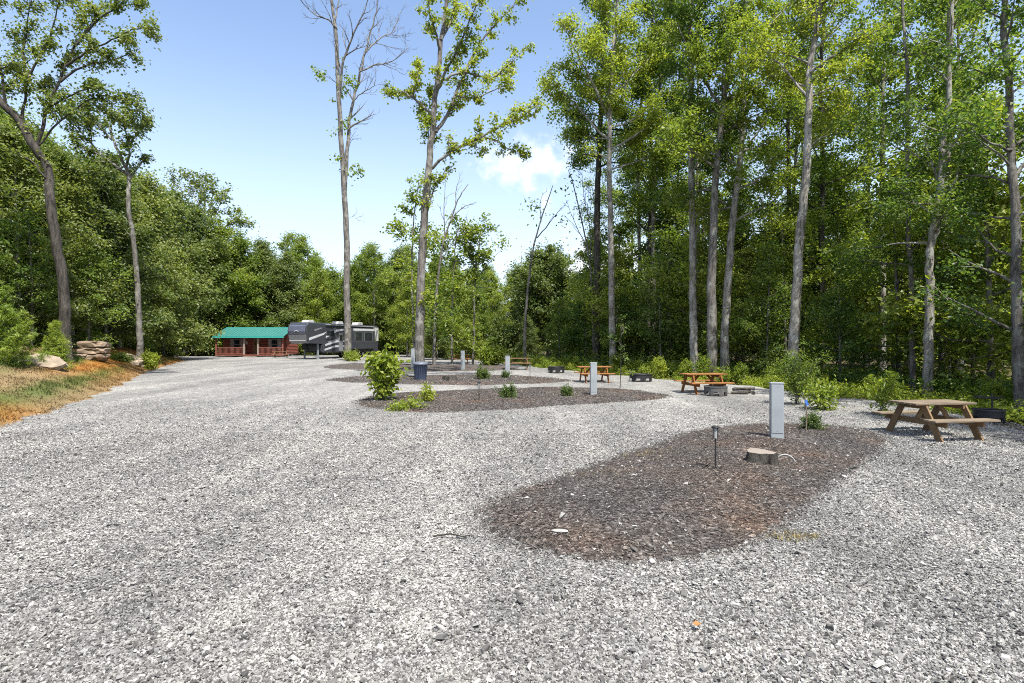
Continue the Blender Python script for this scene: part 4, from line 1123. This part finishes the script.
# path lights
CLEAR = mat_plain('frosted_lens', (.28, .285, .28), .25, .05)
def path_light(label, px, py, k, h=.56):
    p = on_bed(k, px, py)
    t = thing('path_light', label, 'path light', p, 0, 'solar path lights in the mulch beds')
    m = MB(); m.lathe([(.011, -.05), (.011, h - .16)], 10); m.build('stake', BLACK, t)
    m = MB(); m.lathe([(.030, h - .16), (.034, h - .02)], 14); m.build('lens', CLEAR, t)
    m = MB()
    for a in range(4):
        c, s_ = math.cos(a * PI / 2 + .5) * .037, math.sin(a * PI / 2 + .5) * .037
        m.tube([(c, s_, h - .165), (c, s_, h - .015)], .004, 5)
    m.build('cage', BLACK, t)
    m = MB(); m.lathe([(.03, h - .02), (.055, h - .02), (.055, h - .004), (.035, h + .004)], 16); m.build('cap', BLACK, t)
path_light('black stake path light left of the stump in the near mulch bed', 715.5, 468.5, 0, .58)
path_light('black stake path light in the middle mulch bed left of a boxwood', 479, 400.5, 1, .56)
path_light('slim stake path light in the third mulch bed right of its utility post', 530, 378.5, 2, .7)

# near stump, pipe, stake
RR = random.Random(3)
def stump(label, px, py, k, r, h, top):
    t = thing('tree_stump', label, 'stump', on_bed(k, px, py), RR.random() * 6)
    m = MB(); n = 26; prof = [(1.22, -.06), (1.08, .05), (1.0, .13), (.98, h)]
    wv = [1 + .10 * math.sin(3 * a * 2 * PI / n + 1) + .06 * math.sin(7 * a * 2 * PI / n) + RR.uniform(-.05, .05) for a in range(n)]
    vs = []
    for q, (f_, z) in enumerate(prof):
        for a in range(n):
            an = 2 * PI * a / n; rr = r * f_ * (wv[a] if q else wv[a] ** 2)
            vs.append((rr * math.cos(an), rr * math.sin(an), z + (0.008 * math.cos(an - 1) if q == 3 else 0)))
    fs = [(q * n + a, q * n + (a + 1) % n, (q + 1) * n + (a + 1) % n, (q + 1) * n + a) for q in range(3) for a in range(n)]
    m.add(vs, fs); m.build('bark', BARK_DARK, t)
    m = MB(); ring = [V(v) * 1.0 for v in vs[-n:]]
    v2 = [(v.x * .99, v.y * .99, v.z + .004) for v in ring] + [(0, 0, h + .012)]
    m.add(v2, [(a, (a + 1) % n, n) for a in range(n)]); m.build('cut_face', top, t)
def mat_cut():
    m, nt, N, L, out = nodes_of('cut_wood'); p = pbsdf(N, L, out, .8, .2)
    w = N.new('ShaderNodeTexWave'); w.wave_type = 'RINGS'; w.rings_direction = 'Z'; w.inputs['Scale'].default_value = 14; w.inputs['Distortion'].default_value = 3
    L.new(coords(N, L), w.inputs['Vector']); r = ramp(N, [(0, (.17, .145, .12)), (1, (.26, .225, .19))]); L.new(w.outputs['Fac'], r.inputs[0])
    L.new(r.outputs[0], p.inputs['Base Color']); return m
CUT = mat_cut()
stump('low cut tree stump with a pale top in the near mulch bed', 760, 462, 0, .20, .155, CUT)
stump('small dark old stump in the third mulch bed right of the blue bin', 450, 380, 2, .30, .17, BARK_DARK)
x, y, z = on_bed(0, 778, 461)
m = MB(); m.tube(catmull([V((x - .02, y + .05, z - .04)), V((x + .02, y, z + .07)), V((x + .11, y - .02, z + .10)), V((x + .2, y - .05, z + .05)), V((x + .23, y - .07, z - .03))], 5), .010, 8)
tag(m.build('water_hose', WHITE), 'short white hose looping out of the mulch beside the stump', 'hose')
x, y, z = on_bed(0, 806, 431)
t = thing('garden_stake', 'thin pale stake with a blue tag beside the boxwood in the near bed', 'stake', (x, y, z))
m = MB(); m.tube([(0, 0, -.05), (.015, 0, .35), (-.02, .01, .66)], .013, 6); m.build('stake_rod', WOOD_TOP, t)
m = MB(); m.box(-.025, .025, -.012, .0, .52, .60); m.box(-.012, .036, -.022, -.013, .49, .54); m.build('tag', mat_plain('blue_tag', (.05, .13, .38), .4, .1), t)
# young sapling with support by the middle bed
hero('sapling', 'thin dark sapling at the right of the middle mulch bed utility post', 620, 391, 21.2, [(620, 391), (620.5, 375), (621, 355), (621, 335), (622, 318)], .02, .008, auto=(8, .4, .95, .5, .3, 20, 55),
     leaf=LEAF_FOREST, bark=BARK_DARK, seed=71, S=dict(minl=.2, seg=.15, minr=.005, max=1, cstep=.22), n=8, sp=.09, L=.10, W=.06, z0=.02, cat='sapling', jag=.004, sides=7)

# bin
p = G(420.5, 380.8)
t = thing('trash_bin', 'blue-grey plastic trash bin with a lid in front of the tall tree', 'trash bin', (p.x, p.y, .02), .15)
BIN = mat_plain('blue_plastic', (.06, .08, .125), .45, .1, 4)
BINL = mat_plain('grey_lid', (.10, .115, .145), .45, .1, 4)
m = MB(); m.lathe([(.25, 0), (.27, .04), (.325, .74), (.34, .75)], 22); m.build('bin_body', BIN, t)
m = MB()
for a in range(22):
    c, s_ = math.cos(a * 2 * PI / 22), math.sin(a * 2 * PI / 22); m.tube([(.268 * c, .268 * s_, .06), (.322 * c, .322 * s_, .66)], .008, 4)
m.build('rib', BIN, t)
m = MB(); m.lathe([(.36, .73), (.375, .76), (.37, .80), (.30, .86), (.12, .89), (.02, .895)], 22); m.build('lid', BINL, t)
for s_ in (-1, 1):
    m = MB(); m.tube([(s_ * .30, -.06, .62), (s_ * .39, -.06, .63), (s_ * .39, .06, .63), (s_ * .30, .06, .62)], .016, 6); m.build('handle', BINL, t)

# fire rings and grills
def fire_ring(label, x, y, r, h, mat, grate, group=None):
    t = thing('fire_ring', label, 'fire ring', (x, y, .02), RR.random(), group)
    m = MB(); n = 28
    for a in range(n):                                   # slotted skirt, then a solid band
        a0, a1 = 2 * PI * a / n, 2 * PI * (a + 1) / n
        for r0, r1, z0, z1, ok in ((r - .012, r + .012, 0, h * .45, a % 4 < 2), (r - .012, r + .012, h * .45, h, True)):
            if not ok: continue
            v = [(rr * math.cos(aa), rr * math.sin(aa), zz) for zz in (z0, z1) for rr in (r0, r1) for aa in (a0, a1)]
            m.add(v, [(0, 1, 3, 2), (4, 6, 7, 5), (0, 4, 5, 1), (2, 3, 7, 6), (0, 2, 6, 4), (1, 5, 7, 3)])
    m.build('ring', mat, t)
    m = MB(); m.lathe([(r + .03, h - .012), (r + .03, h + .012), (r - .03, h + .012), (r - .03, h - .012)], 28, cap=False); m.build('rim', mat, t)
    if grate:
        m = MB(); m.tube([(r + .03, 0, 0), (r + .03, 0, h + grate + .06)], .02, 8); m.build('grate_post', mat, t)
        m = MB(); zz = h + grate; w = r * .85
        for q in range(11):
            yy_ = -w + 2 * w * q / 10; m.tube([(-w, yy_, zz), (w, yy_, zz)], .008, 5)
        for q in (-1, 1): m.tube([(q * w, -w, zz), (q * w, w, zz)], .012, 5)
        m.tube([(w, 0, zz), (r + .03, 0, zz)], .012, 5); m.build('grate', mat, t)
    m = MB(); m.lathe([(r * .95, .01), (r * .5, .05), (.01, .06)], 18, cap=False); m.build('ash', mat_plain('ash', (.09, .085, .08), .95, .4, 8), t)
    return t
fire_ring('black fire ring with a raised cooking grate right of the weathered table', 10.85, 12.95, .28, .28, BLACK, .28)
fire_ring('grey slotted fire ring in front of the orange picnic table', 7.0, 19.55, .37, .29, RUST, 0)
fire_ring('dark low fire ring on the gravel between the two orange tables', 5.95, 26.3, .50, .32, BLACK, 0)
fire_ring('dark fire ring farther back, left of the hidden orange table', 2.6, 33.5, .48, .34, BLACK, 0)
for k, (dx, dy, dz, a, l) in enumerate(((0, 0, .06, .2, .7), (.15, .16, .06, .5, .6), (.08, .07, .17, -.1, .75), (.42, .05, .05, 1.2, .5), (-.15, -.12, .05, -.3, .55))):
    c = V((8.05 + dx, 19.9 + dy, gravel_z(8.0, 19.9) + dz + .01)); d = V((math.cos(a), math.sin(a), .05)) * l / 2
    t = tag((lambda mb: (mb.tube([c - d, c + d], [.055, .045], 9), mb.build('firewood_log', BARK_DARK))[1])(MB()), 'rough grey log in the small firewood heap right of the grey fire ring', 'firewood', 'logs of the firewood heap')

# rocks on the bank
def rock(label, name, px, D, size, mat, seed, layers=1, tilt=(0, 0)):
    g = random.Random(seed); x = (px - 512) / F * D
    bm = bmesh.new()
    z = 0
    for k in range(layers):
        s = 1 - .12 * k + g.uniform(-.08, .08)
        b2 = bmesh.new(); bmesh.ops.create_icosphere(b2, subdivisions=3, radius=1)
        o = V((g.uniform(0, 9), g.uniform(0, 9), g.uniform(0, 9)))
        from mathutils import noise as mn
        for v in b2.verts:
            c = v.co.copy(); e = V([math.copysign(abs(q) ** .55, q) for q in c])
            dsp = 1 + .32 * mn.noise(c * 1.3 + o) + .16 * mn.noise(c * 3.2 + o) + .05 * mn.noise(c * 9 + o)
            v.co = V((e.x * dsp * size[0] * s * .8 + g.uniform(-.004, .004), e.y * dsp * size[1] * s * .8, (e.z * dsp * .75) * size[2] / layers + z))
        off = V((g.uniform(-.12, .12) * size[0], g.uniform(-.08, .08), 0)) if k else V((0, 0, 0))
        for v in b2.verts: v.co += off
        tmp = bpy.data.meshes.new('tmp'); b2.to_mesh(tmp); b2.free(); bm.from_mesh(tmp); bpy.data.meshes.remove(tmp)
        z += size[2] / layers * 1.35
    me = bpy.data.meshes.new(name); bm.to_mesh(me); bm.free()
    o = link(name, me, mat); o.location = (x, D, gz(x, D) + size[2] / layers * .45); o.rotation_euler = (tilt[0], tilt[1], g.uniform(-.2, .2))
    return tag(o, label, 'rock')
rock('flat tan rock slab lying tilted by the small evergreen', 'rock_slab', 43, 22.5, (.92, .6, .24), STONE, 5, 1, (.32, .26))
rock('big layered brown boulder right of the leaning trunk', 'boulder', 93, 31.5, (.92, .75, .78), STONE_G, 8, 3)
rock('low sloping tan rock at the foot of the grey tree', 'rock', 132, 36.3, (1.0, .6, .42), STONE, 12, 1, (.1, .3))
rock('small flat stone at the left foot of the layered boulder', 'rock', 80, 31, (.5, .4, .16), STONE_G, 14)
# loose flat stones on the near bed and lot
def loose(label, px, py, k, sz, mat, seed):
    p = on_bed(k, px, py) if k is not None else tuple(G(px, py) + V((0, 0, .03)))
    g = random.Random(seed); bm = bmesh.new(); bmesh.ops.create_icosphere(bm, subdivisions=2, radius=1)
    for v in bm.verts: v.co = V((v.co.x * sz[0] * g.uniform(.85, 1.1), v.co.y * sz[1] * g.uniform(.85, 1.1), v.co.z * sz[2]))
    me = bpy.data.meshes.new('flat_stone'); bm.to_mesh(me); bm.free(); o = link('flat_stone', me, mat); o.location = (p[0], p[1], p[2] + .012)
    o.rotation_euler = (.1, .06, g.uniform(0, 3)); return tag(o, label, 'stone')
loose('pale flat stone lying on the left part of the near mulch bed', 560, 532, 0, (.085, .045, .015), mat_plain('pale_slab', (.32, .31, .285), .8, .15), 2)
loose('pale flat stone on the front rim of the near mulch bed', 652, 566, None, (.04, .028, .018), mat_plain('pale_stone', (.36, .35, .33), .8, .1), 4)
lf = leaf_mesh('dead_leaf', [(0, 0, .0)], 1, .001, .06, .04, 3); o = link('dead_leaf', lf, mat_plain('dead_leaf_brown', (.27, .115, .03), .7, .2)); p = G(697, 633); o.location = (p.x, p.y, .06)
tag(o, 'single orange dead leaf lying on the foreground gravel', 'leaf')
p = G(450, 541); m = MB(); m.tube([p + V((-.16, 0, .045)), p + V((0, .02, .06)), p + V((.12, -.01, .045)), p + V((.2, .03, .05))], [.009, .008, .006, .004], 6)
tag(m.build('twig', BARK_DARK), 'dark fallen twig on the gravel left of the near mulch bed', 'twig')

# ------------------------------------------------------------------ cabin
def mat_siding(name, c):
    m, nt, N, L, out = nodes_of(name); p = pbsdf(N, L, out, .7, .25)
    w = N.new('ShaderNodeTexWave'); w.wave_type = 'BANDS'; w.bands_direction = 'Z'; w.inputs['Scale'].default_value = 1.7; w.inputs['Distortion'].default_value = .2
    L.new(coords(N, L), w.inputs['Vector']); n = noise(N, L, coords(N, L, (1, 1, 6)), 2, 4)
    r = ramp(N, [(.3, [q * .75 for q in c]), (.7, [q * 1.25 for q in c])]); L.new(n.outputs['Fac'], r.inputs[0]); L.new(r.outputs[0], p.inputs['Base Color'])
    L.new(bump(N, L, w.outputs['Fac'], 1.0, .06), p.inputs['Normal']); return m
RED = mat_siding('red_log_siding', (.175, .052, .036))
REDT = mat_wood('red_stained_timber', (.19, .07, .05))
TEAL = mat_plain('teal_metal_roof', (.034, .150, .130), .45, .07, 1.5, spec=.5)
TEALD = mat_plain('teal_trim', (.035, .30, .26), .4, .05)
CREAM = mat_plain('pale_trim', (.27, .215, .18), .6, .1)
SHUT = mat_plain('grey_shutter', (.24, .215, .205), .6, .1)
GLASS = mat_plain('dark_window_glass', (.02, .024, .028), .06, .2, 2, spec=.8)
cx0 = (215.5 - 512) / F * 68; LC = 8.1
cab = thing('cabin', 'small red log cabin with a teal metal roof and front porch', 'cabin', (cx0, 68, -.12), 0)
m = MB(); m.box(.15, LC - .15, 1.5, 5.2, .42, 2.75); m.prism([(0, 0), (1, 0), (1, 1)], 0, 0.001) if False else None
for xx in (.15, LC - .25):                                # gable ends
    m.add([(xx, 1.5, 2.751), (xx, 5.2, 2.751), (xx, 3.0, 3.5), (xx + .1, 1.5, 2.751), (xx + .1, 5.2, 2.751), (xx + .1, 3.0, 3.5)], [(0, 2, 1), (3, 4, 5), (0, 1, 4, 3), (1, 2, 5, 4), (2, 0, 3, 5)])
m.build('wall', RED, cab)
def slab(a, b, th):                                        # roof plane between two (y, z) lines over the whole length
    mb = MB(); n = V((0, -(b[1] - a[1]), b[0] - a[0])).normalized() * th
    vs = [(-.2, a[0], a[1]), (LC + .2, a[0], a[1]), (LC + .2, b[0], b[1]), (-.2, b[0], b[1])]
    mb.add([V(v) for v in vs] + [V(v) + n for v in vs], [(3, 2, 1, 0), (4, 5, 6, 7), (0, 1, 5, 4), (1, 2, 6, 5), (2, 3, 7, 6), (3, 0, 4, 7)])
    for k in range(23):
        xx = -.15 + (LC + .3) * k / 22; mb.bar(V((xx, a[0], a[1])) + n * 1.2, V((xx, b[0], b[1])) + n * 1.2, .04, .05, (0, 0, 1))
    return mb
roof = slab((-.35, 2.52), (3.0, 3.66), .06).build('roof', TEAL, cab)
m2 = slab((5.6, 2.5), (3.0, 3.66), -.06); m2.build('rear_roof', TEAL, cab)
m = MB(); m.box(-.2, LC + .2, -.40, -.352, 2.40, 2.56); m.build('fascia', TEALD, cab)
m = MB(); m.box(-.2, LC + .2, 2.93, 3.07, 3.70, 3.75); m.build('ridge_cap', TEALD, roof)
m = MB(); m.box(0, LC, -.1, 1.49, .28, .40); m.build('porch_floor', REDT, cab)
m = MB()
for xx in np.linspace(.3, LC - .3, 7): m.box(xx - .12, xx + .12, .2, .5, 0, .279); m.box(xx - .12, xx + .12, 3, 3.3, 0, .41)
m.build('foundation_block', SHUT, cab)
posts = [.08, 3.42, 5.08, LC - .08]
for xx in posts:
    m = MB(); m.box(xx - .08, xx + .08, -.05, .11, .401, 2.45); m.build('porch_post', CREAM if xx in posts[1:3] else REDT, cab)
m = MB(); m.box(.001, LC - .001, -.04, .10, 2.451, 2.56); m.build('porch_beam', REDT, cab)
for x0, s_ in ((3.50, 1), (5.00, -1), (3.34, -1), (5.16, 1)):
    m = MB(); m.tube(catmull([V((x0, .03, 2.0)), V((x0 + s_ * .12, .03, 2.25)), V((x0 + s_ * .42, .03, 2.44))], 4), .045, 6); m.build('arch_brace', REDT, cab)
for x0, x1 in ((.17, 3.33), (5.17, LC - .17)):
    m = MB(); m.box(x0, x1, 0, .06, 1.22, 1.29); m.box(x0, x1, 0, .06, .48, .54)
    n = int((x1 - x0) / .14)
    for k in range(1, n): q = x0 + (x1 - x0) * k / n; m.box(q - .022, q + .022, .01, .05, .541, 1.219)
    m.build('railing', REDT, cab)
m = MB(); m.box(3.52, 4.98, -.55, -.101, .10, .20); m.box(3.52, 4.98, -.9, -.551, 0, .10); m.build('porch_step', CREAM, cab)
dr = MB(); dr.box(3.8, 4.7, 1.45, 1.498, .43, 2.35); dr = dr.build('door', WOOD_DARK, cab)
m = MB(); m.box(4.58, 4.63, 1.40, 1.449, 1.3, 1.42); m.build('handle', STEEL_D, dr)
m = MB(); m.lathe([(.16, 0), (.24, 0), (.24, .06), (.16, .06)], 16, Matrix.Translation((4.25, 1.446, 1.75)) @ Matrix.Rotation(PI / 2, 4, 'X'), cap=False); m.build('wreath', LEAF_BOX, dr)
for xc in (1.85, 6.45):
    m = MB(); m.box(xc - .42, xc + .42, 1.455, 1.498, 1.0, 2.25); w = m.build('window', CREAM, cab)
    m = MB(); m.box(xc - .34, xc + .34, 1.44, 1.454, 1.66, 2.17); m.box(xc - .34, xc + .34, 1.44, 1.454, 1.08, 1.6); m.build('pane', GLASS, w)
    for s_ in (-1, 1):
        m = MB(); a, b = sorted((xc + s_ * .44, xc + s_ * .78)); m.box(a, b, 1.45, 1.498, .98, 2.27); m.build('shutter', SHUT, cab)
m = MB(); m.box(2.9, 3.15, 1.46, 1.498, 1.6, 2.0); m.build('notice_board', WHITE, cab)

# ------------------------------------------------------------------ fifth-wheel camper
RVD = mat_plain('graphite_gelcoat', (.040, .043, .052), .22, .12, 1.5, spec=.6)
RVC = mat_plain('slate_front_cap', (.085, .095, .135), .25, .1, 1.2, spec=.6)
RVS = mat_plain('silver_graphic', (.42, .43, .44), .35, .08, spec=.5)
RVG = mat_plain('grey_graphic', (.16, .165, .175), .3, .08, spec=.5)
RVR = mat_plain('white_roof', (.40, .40, .39), .5, .08)
TIRE = mat_plain('tyre_rubber', (.02, .02, .02), .8, .2)
rv = thing('camper_trailer', 'dark grey fifth-wheel camper trailer with silver swooshes parked by the cabin', 'camper', ((306 - 512) / F * 58, 58, .02), math.atan2(11, 4.8))
Wd = 2.5; Lr = 12.0
prof = [(.42, 3.82), (.10, 3.45), (-.02, 2.9), (.18, 2.0), (.45, 1.62), (2.45, 1.55), (2.55, .62), (Lr - .1, .62), (Lr, .75), (Lr, 3.55), (Lr - .25, 3.72), (3.0, 3.78)]
m = MB(); m.prism(prof[::-1], 0, Wd); m.build('body', RVD, rv, .10)
m = MB(); m.prism([(.36, 3.74), (.07, 3.42), (-.05, 2.9), (.02, 2.60), (.14, 2.6), (.5, 3.74)][::-1], .14, Wd - .14); m.build('front_cap', RVC, rv, .03)
m = MB(); m.prism([(.03, 2.52), (.14, 2.0), (.41, 1.66), (.5, 1.66), (.3, 2.0), (.16, 2.52)][::-1], .10, Wd - .10); m.build('lower_cap', RVG, rv, .02)
m = MB(); m.bar((.11, .18, 1.92), (.11, Wd - .18, 1.92), .05, .07); m.build('cap_trim', RVS, rv)
m = MB()                                                   # chevron emblem on the cap
for s_ in (-1, 1): m.bar((-.068, 1.25, 2.98), (-.062, 1.25 + s_ * .3, 2.86), .02, .07)
m.build('emblem', RVS, rv)
m = MB()                                                   # swooshes painted on the side, 6 mm proud panels
def sw(pts):
    m.prism(pts, -.0065, -.0015)
sw([(.45, 1.95), (2.6, 2.55), (3.0, 2.9), (2.7, 2.78), (.4, 2.2)]); sw([(2.8, 1.35), (4.6, 1.75), (6.0, 1.8), (6.0, 1.95), (4.4, 1.95), (2.8, 1.55)])
sw([(2.9, 2.2), (4.6, 2.9), (6.2, 3.15), (6.2, 3.3), (4.3, 3.1), (2.9, 2.42)]); sw([(2.7, .85), (4.3, 1.2), (6.4, 1.3), (6.4, 1.45), (4.3, 1.4), (2.7, 1.05)])
m.build('swoosh', RVS, rv)
m = MB(); sw([(2.9, 2.6), (4.4, 3.2), (4.4, 3.36), (2.9, 2.78)]); sw([(3.2, 1.66), (5.8, 2.2), (5.8, 2.36), (3.2, 1.84)]); sw([(1.2, 2.9), (2.3, 3.2), (2.3, 3.32), (1.2, 3.1)])
m.build('grey_swoosh', RVG, rv)
m = MB(); m.box(6.6, 10.6, -.55, -.001, 1.0, 3.35); so = m.build('slide_out', RVD, rv, .03)
for a, b, c, d in ((7.0, 8.2, 1.9, 2.9), (8.7, 10.1, 1.9, 2.9)):
    m = MB(); m.box(a - .05, b + .05, -.566, -.551, c - .05, d + .05); w = m.build('window', RVG, so); m = MB(); m.box(a, b, -.575, -.567, c, d); m.build('pane', GLASS, w)
m = MB(); m.box(6.7, 10.5, -.565, -.552, 3.05, 3.3); m.build('slide_trim', RVS, so)
m = MB(); m.box(11.0, 11.98, -.012, -.001, 1.9, 3.5); m.build('rear_panel', RVR, rv)
m = MB(); m.prism([(11.2, 1.9), (11.5, 1.9), (11.9, 3.2), (11.6, 3.2)], -.02, -.013); m.build('grey_swoosh', RVG, rv)
m = MB(); m.box(4.9, 5.6, -.03, -.007, .8, 2.75); d_ = m.build('door', RVG, rv); m = MB(); m.box(5.02, 5.48, -.037, -.031, 1.9, 2.55); m.build('pane', GLASS, d_)
m = MB(); m.box(5.5, 5.56, -.05, -.031, 1.55, 1.75); m.build('handle', RVS, d_)
m = MB(); m.box(2.95, 4.0, -.02, -.007, 2.0, 2.1); m.box(3.0, 4.2, -.012, -.007, 2.45, 3.0); m.build('side_window', GLASS, rv)
for xx in (1.6, 6.2, 9.6):
    m = MB(); m.prism([(xx - .5, 3.78), (xx + .5, 3.78), (xx + .35, 4.08), (xx - .35, 4.08)], .8, 1.7); m.build('roof_air_conditioner', RVR, rv, .03)
m = MB(); m.tube([(2.8, -.08, 3.62), (11.0, -.08, 3.55)], .07, 8); m.build('awning_roll', RVG, rv)
for xx in (8.1, 9.1):
    for yy_ in (.12, Wd - .12):
        M = Matrix.Translation((xx, yy_, .38)) @ Matrix.Rotation(PI / 2, 4, 'X')
        m = MB(); m.lathe([(.2, -.12), (.36, -.12), (.39, -.06), (.39, .06), (.36, .12), (.2, .12)], 22, M); w = m.build('wheel', TIRE, rv)
        m = MB(); m.lathe([(.2, -.125), (.2, .125)], 16, M); m.build('rim', RVS, w)
for yy_ in (.35, Wd - .35):
    m = MB(); m.box(2.0, 2.14, yy_ - .07, yy_ + .07, .03, 1.56); m.box(1.92, 2.22, yy_ - .14, yy_ + .14, 0, .03); m.build('landing_leg', STEEL_D, rv)
m = MB(); m.box(.9, 1.15, 1.1, 1.4, .95, 1.58); m.build('hitch_pin_box', BLACK, rv)
m = MB(); m.prism([(2.45, .66), (2.32, .8), (2.30, 1.4), (2.46, 1.53), (2.54, 1.53), (2.56, .66)][::-1], .06, Wd - .06); m.build('front_bay', RVD, rv, .03)
for yy_ in (.5, .62): pass
m = MB(); m.box(Lr + .001, Lr + .03, .3, Wd - .3, .8, .92); m.build('bumper', STEEL_D, rv)
# ------------------------------------------------------------------ camera, sky, sun
cam = bpy.data.cameras.new('camera'); co_ = bpy.data.objects.new('camera', cam); COL.objects.link(co_)
cam.sensor_width = 36; cam.lens = 36 * F / 1024; cam.clip_end = 3000; cam.clip_start = .05
co_.location = (0, 0, HC); co_.rotation_euler = (PI / 2, 0, 0)
SC.camera = co_
sv = V((.20, -.42, .885)).normalized()
el = math.asin(sv.z); az = math.atan2(sv.x, sv.y)
sl = bpy.data.lights.new('sun', 'SUN'); sl.energy = 4.6; sl.angle = math.radians(.5); sl.color = (1, .96, .89)
so_ = bpy.data.objects.new('sun', sl); COL.objects.link(so_); so_.rotation_euler = sv.to_track_quat('Z', 'Y').to_euler(); so_.location = (20, 0, 60)
w = bpy.data.worlds.new('World'); SC.world = w; w.use_nodes = True
nt = w.node_tree; N = nt.nodes; L = nt.links; N.clear()
out = N.new('ShaderNodeOutputWorld'); bg = N.new('ShaderNodeBackground'); bg.inputs[1].default_value = .15
sky = N.new('ShaderNodeTexSky'); sky.sky_type = 'NISHITA'; sky.sun_disc = False
sky.sun_elevation = el; sky.sun_rotation = az; sky.air_density = 1.0; sky.dust_density = 2.6; sky.ozone_density = 1.3; sky.altitude = 200
# clouds: noise over the direction of view, thick towards two places low in the sky
tc = N.new('ShaderNodeTexCoord')
def cloud(d, rad, soft, zst, thr):
    d = V(d).normalized()
    mp = N.new('ShaderNodeVectorMath'); mp.operation = 'SUBTRACT'; mp.inputs[1].default_value = d
    L.new(tc.outputs['Generated'], mp.inputs[0])
    ms = N.new('ShaderNodeVectorMath'); ms.operation = 'MULTIPLY'; ms.inputs[1].default_value = (1, 1, zst); L.new(mp.outputs[0], ms.inputs[0])
    ln = N.new('ShaderNodeVectorMath'); ln.operation = 'LENGTH'; L.new(ms.outputs[0], ln.inputs[0])
    n = noise(N, L, tc.outputs['Generated'], 13, 7, .62)
    a = N.new('ShaderNodeMath'); a.operation = 'MULTIPLY_ADD'; a.inputs[1].default_value = soft; L.new(n.outputs['Fac'], a.inputs[0])
    s = N.new('ShaderNodeMath'); s.operation = 'SUBTRACT'; s.inputs[0].default_value = rad; L.new(ln.outputs['Value'], s.inputs[1])
    L.new(s.outputs[0], a.inputs[2])
    m = N.new('ShaderNodeMapRange'); m.interpolation_type = 'SMOOTHSTEP'; m.inputs[1].default_value = thr; m.inputs[2].default_value = thr + .10
    L.new(a.outputs[0], m.inputs[0]); return m.outputs[0]
c1 = cloud(((540 - 512) / F, 1, (341 - 163) / F), .085, .34, 1.5, .165)
c2 = cloud(((600 - 512) / F, 1, (341 - 290) / F), .10, .34, 1.1, .17)
mxx = N.new('ShaderNodeMath'); mxx.operation = 'MAXIMUM'; L.new(c1, mxx.inputs[0]); L.new(c2, mxx.inputs[1])
mq = N.new('ShaderNodeMath'); mq.operation = 'MULTIPLY'; mq.inputs[1].default_value = .8; L.new(mxx.outputs[0], mq.inputs[0])
sep = N.new('ShaderNodeSeparateXYZ'); L.new(tc.outputs['Generated'], sep.inputs[0])       # thin high haze, thicker low in the sky
vl = N.new('ShaderNodeMapRange'); vl.interpolation_type = 'SMOOTHSTEP'
for q_, v_ in ((1, .0), (2, .50), (3, .55), (4, .0)): vl.inputs[q_].default_value = v_
L.new(sep.outputs[2], vl.inputs[0])
base = mixc(N, L, vl.outputs[0], sky.outputs[0], (3.9, 4.35, 5.05))
col = mixc(N, L, mq.outputs[0], base, (5.6, 5.35, 5.5))
L.new(col, bg.inputs[0]); L.new(bg.outputs[0], out.inputs[0])
SC.view_settings.view_transform = 'Standard'; SC.view_settings.look = 'None'; SC.view_settings.gamma = 1.0
SC.view_settings.exposure = 1.0
SC.render.engine = 'CYCLES'
SC.cycles.max_bounces = 7; SC.cycles.diffuse_bounces = 3; SC.cycles.glossy_bounces = 2; SC.cycles.transmission_bounces = 5; SC.cycles.transparent_max_bounces = 4
SC.cycles.use_denoising = False
SC.cycles.filter_width = 1.05
SC.cycles.sample_clamp_indirect = 6.0
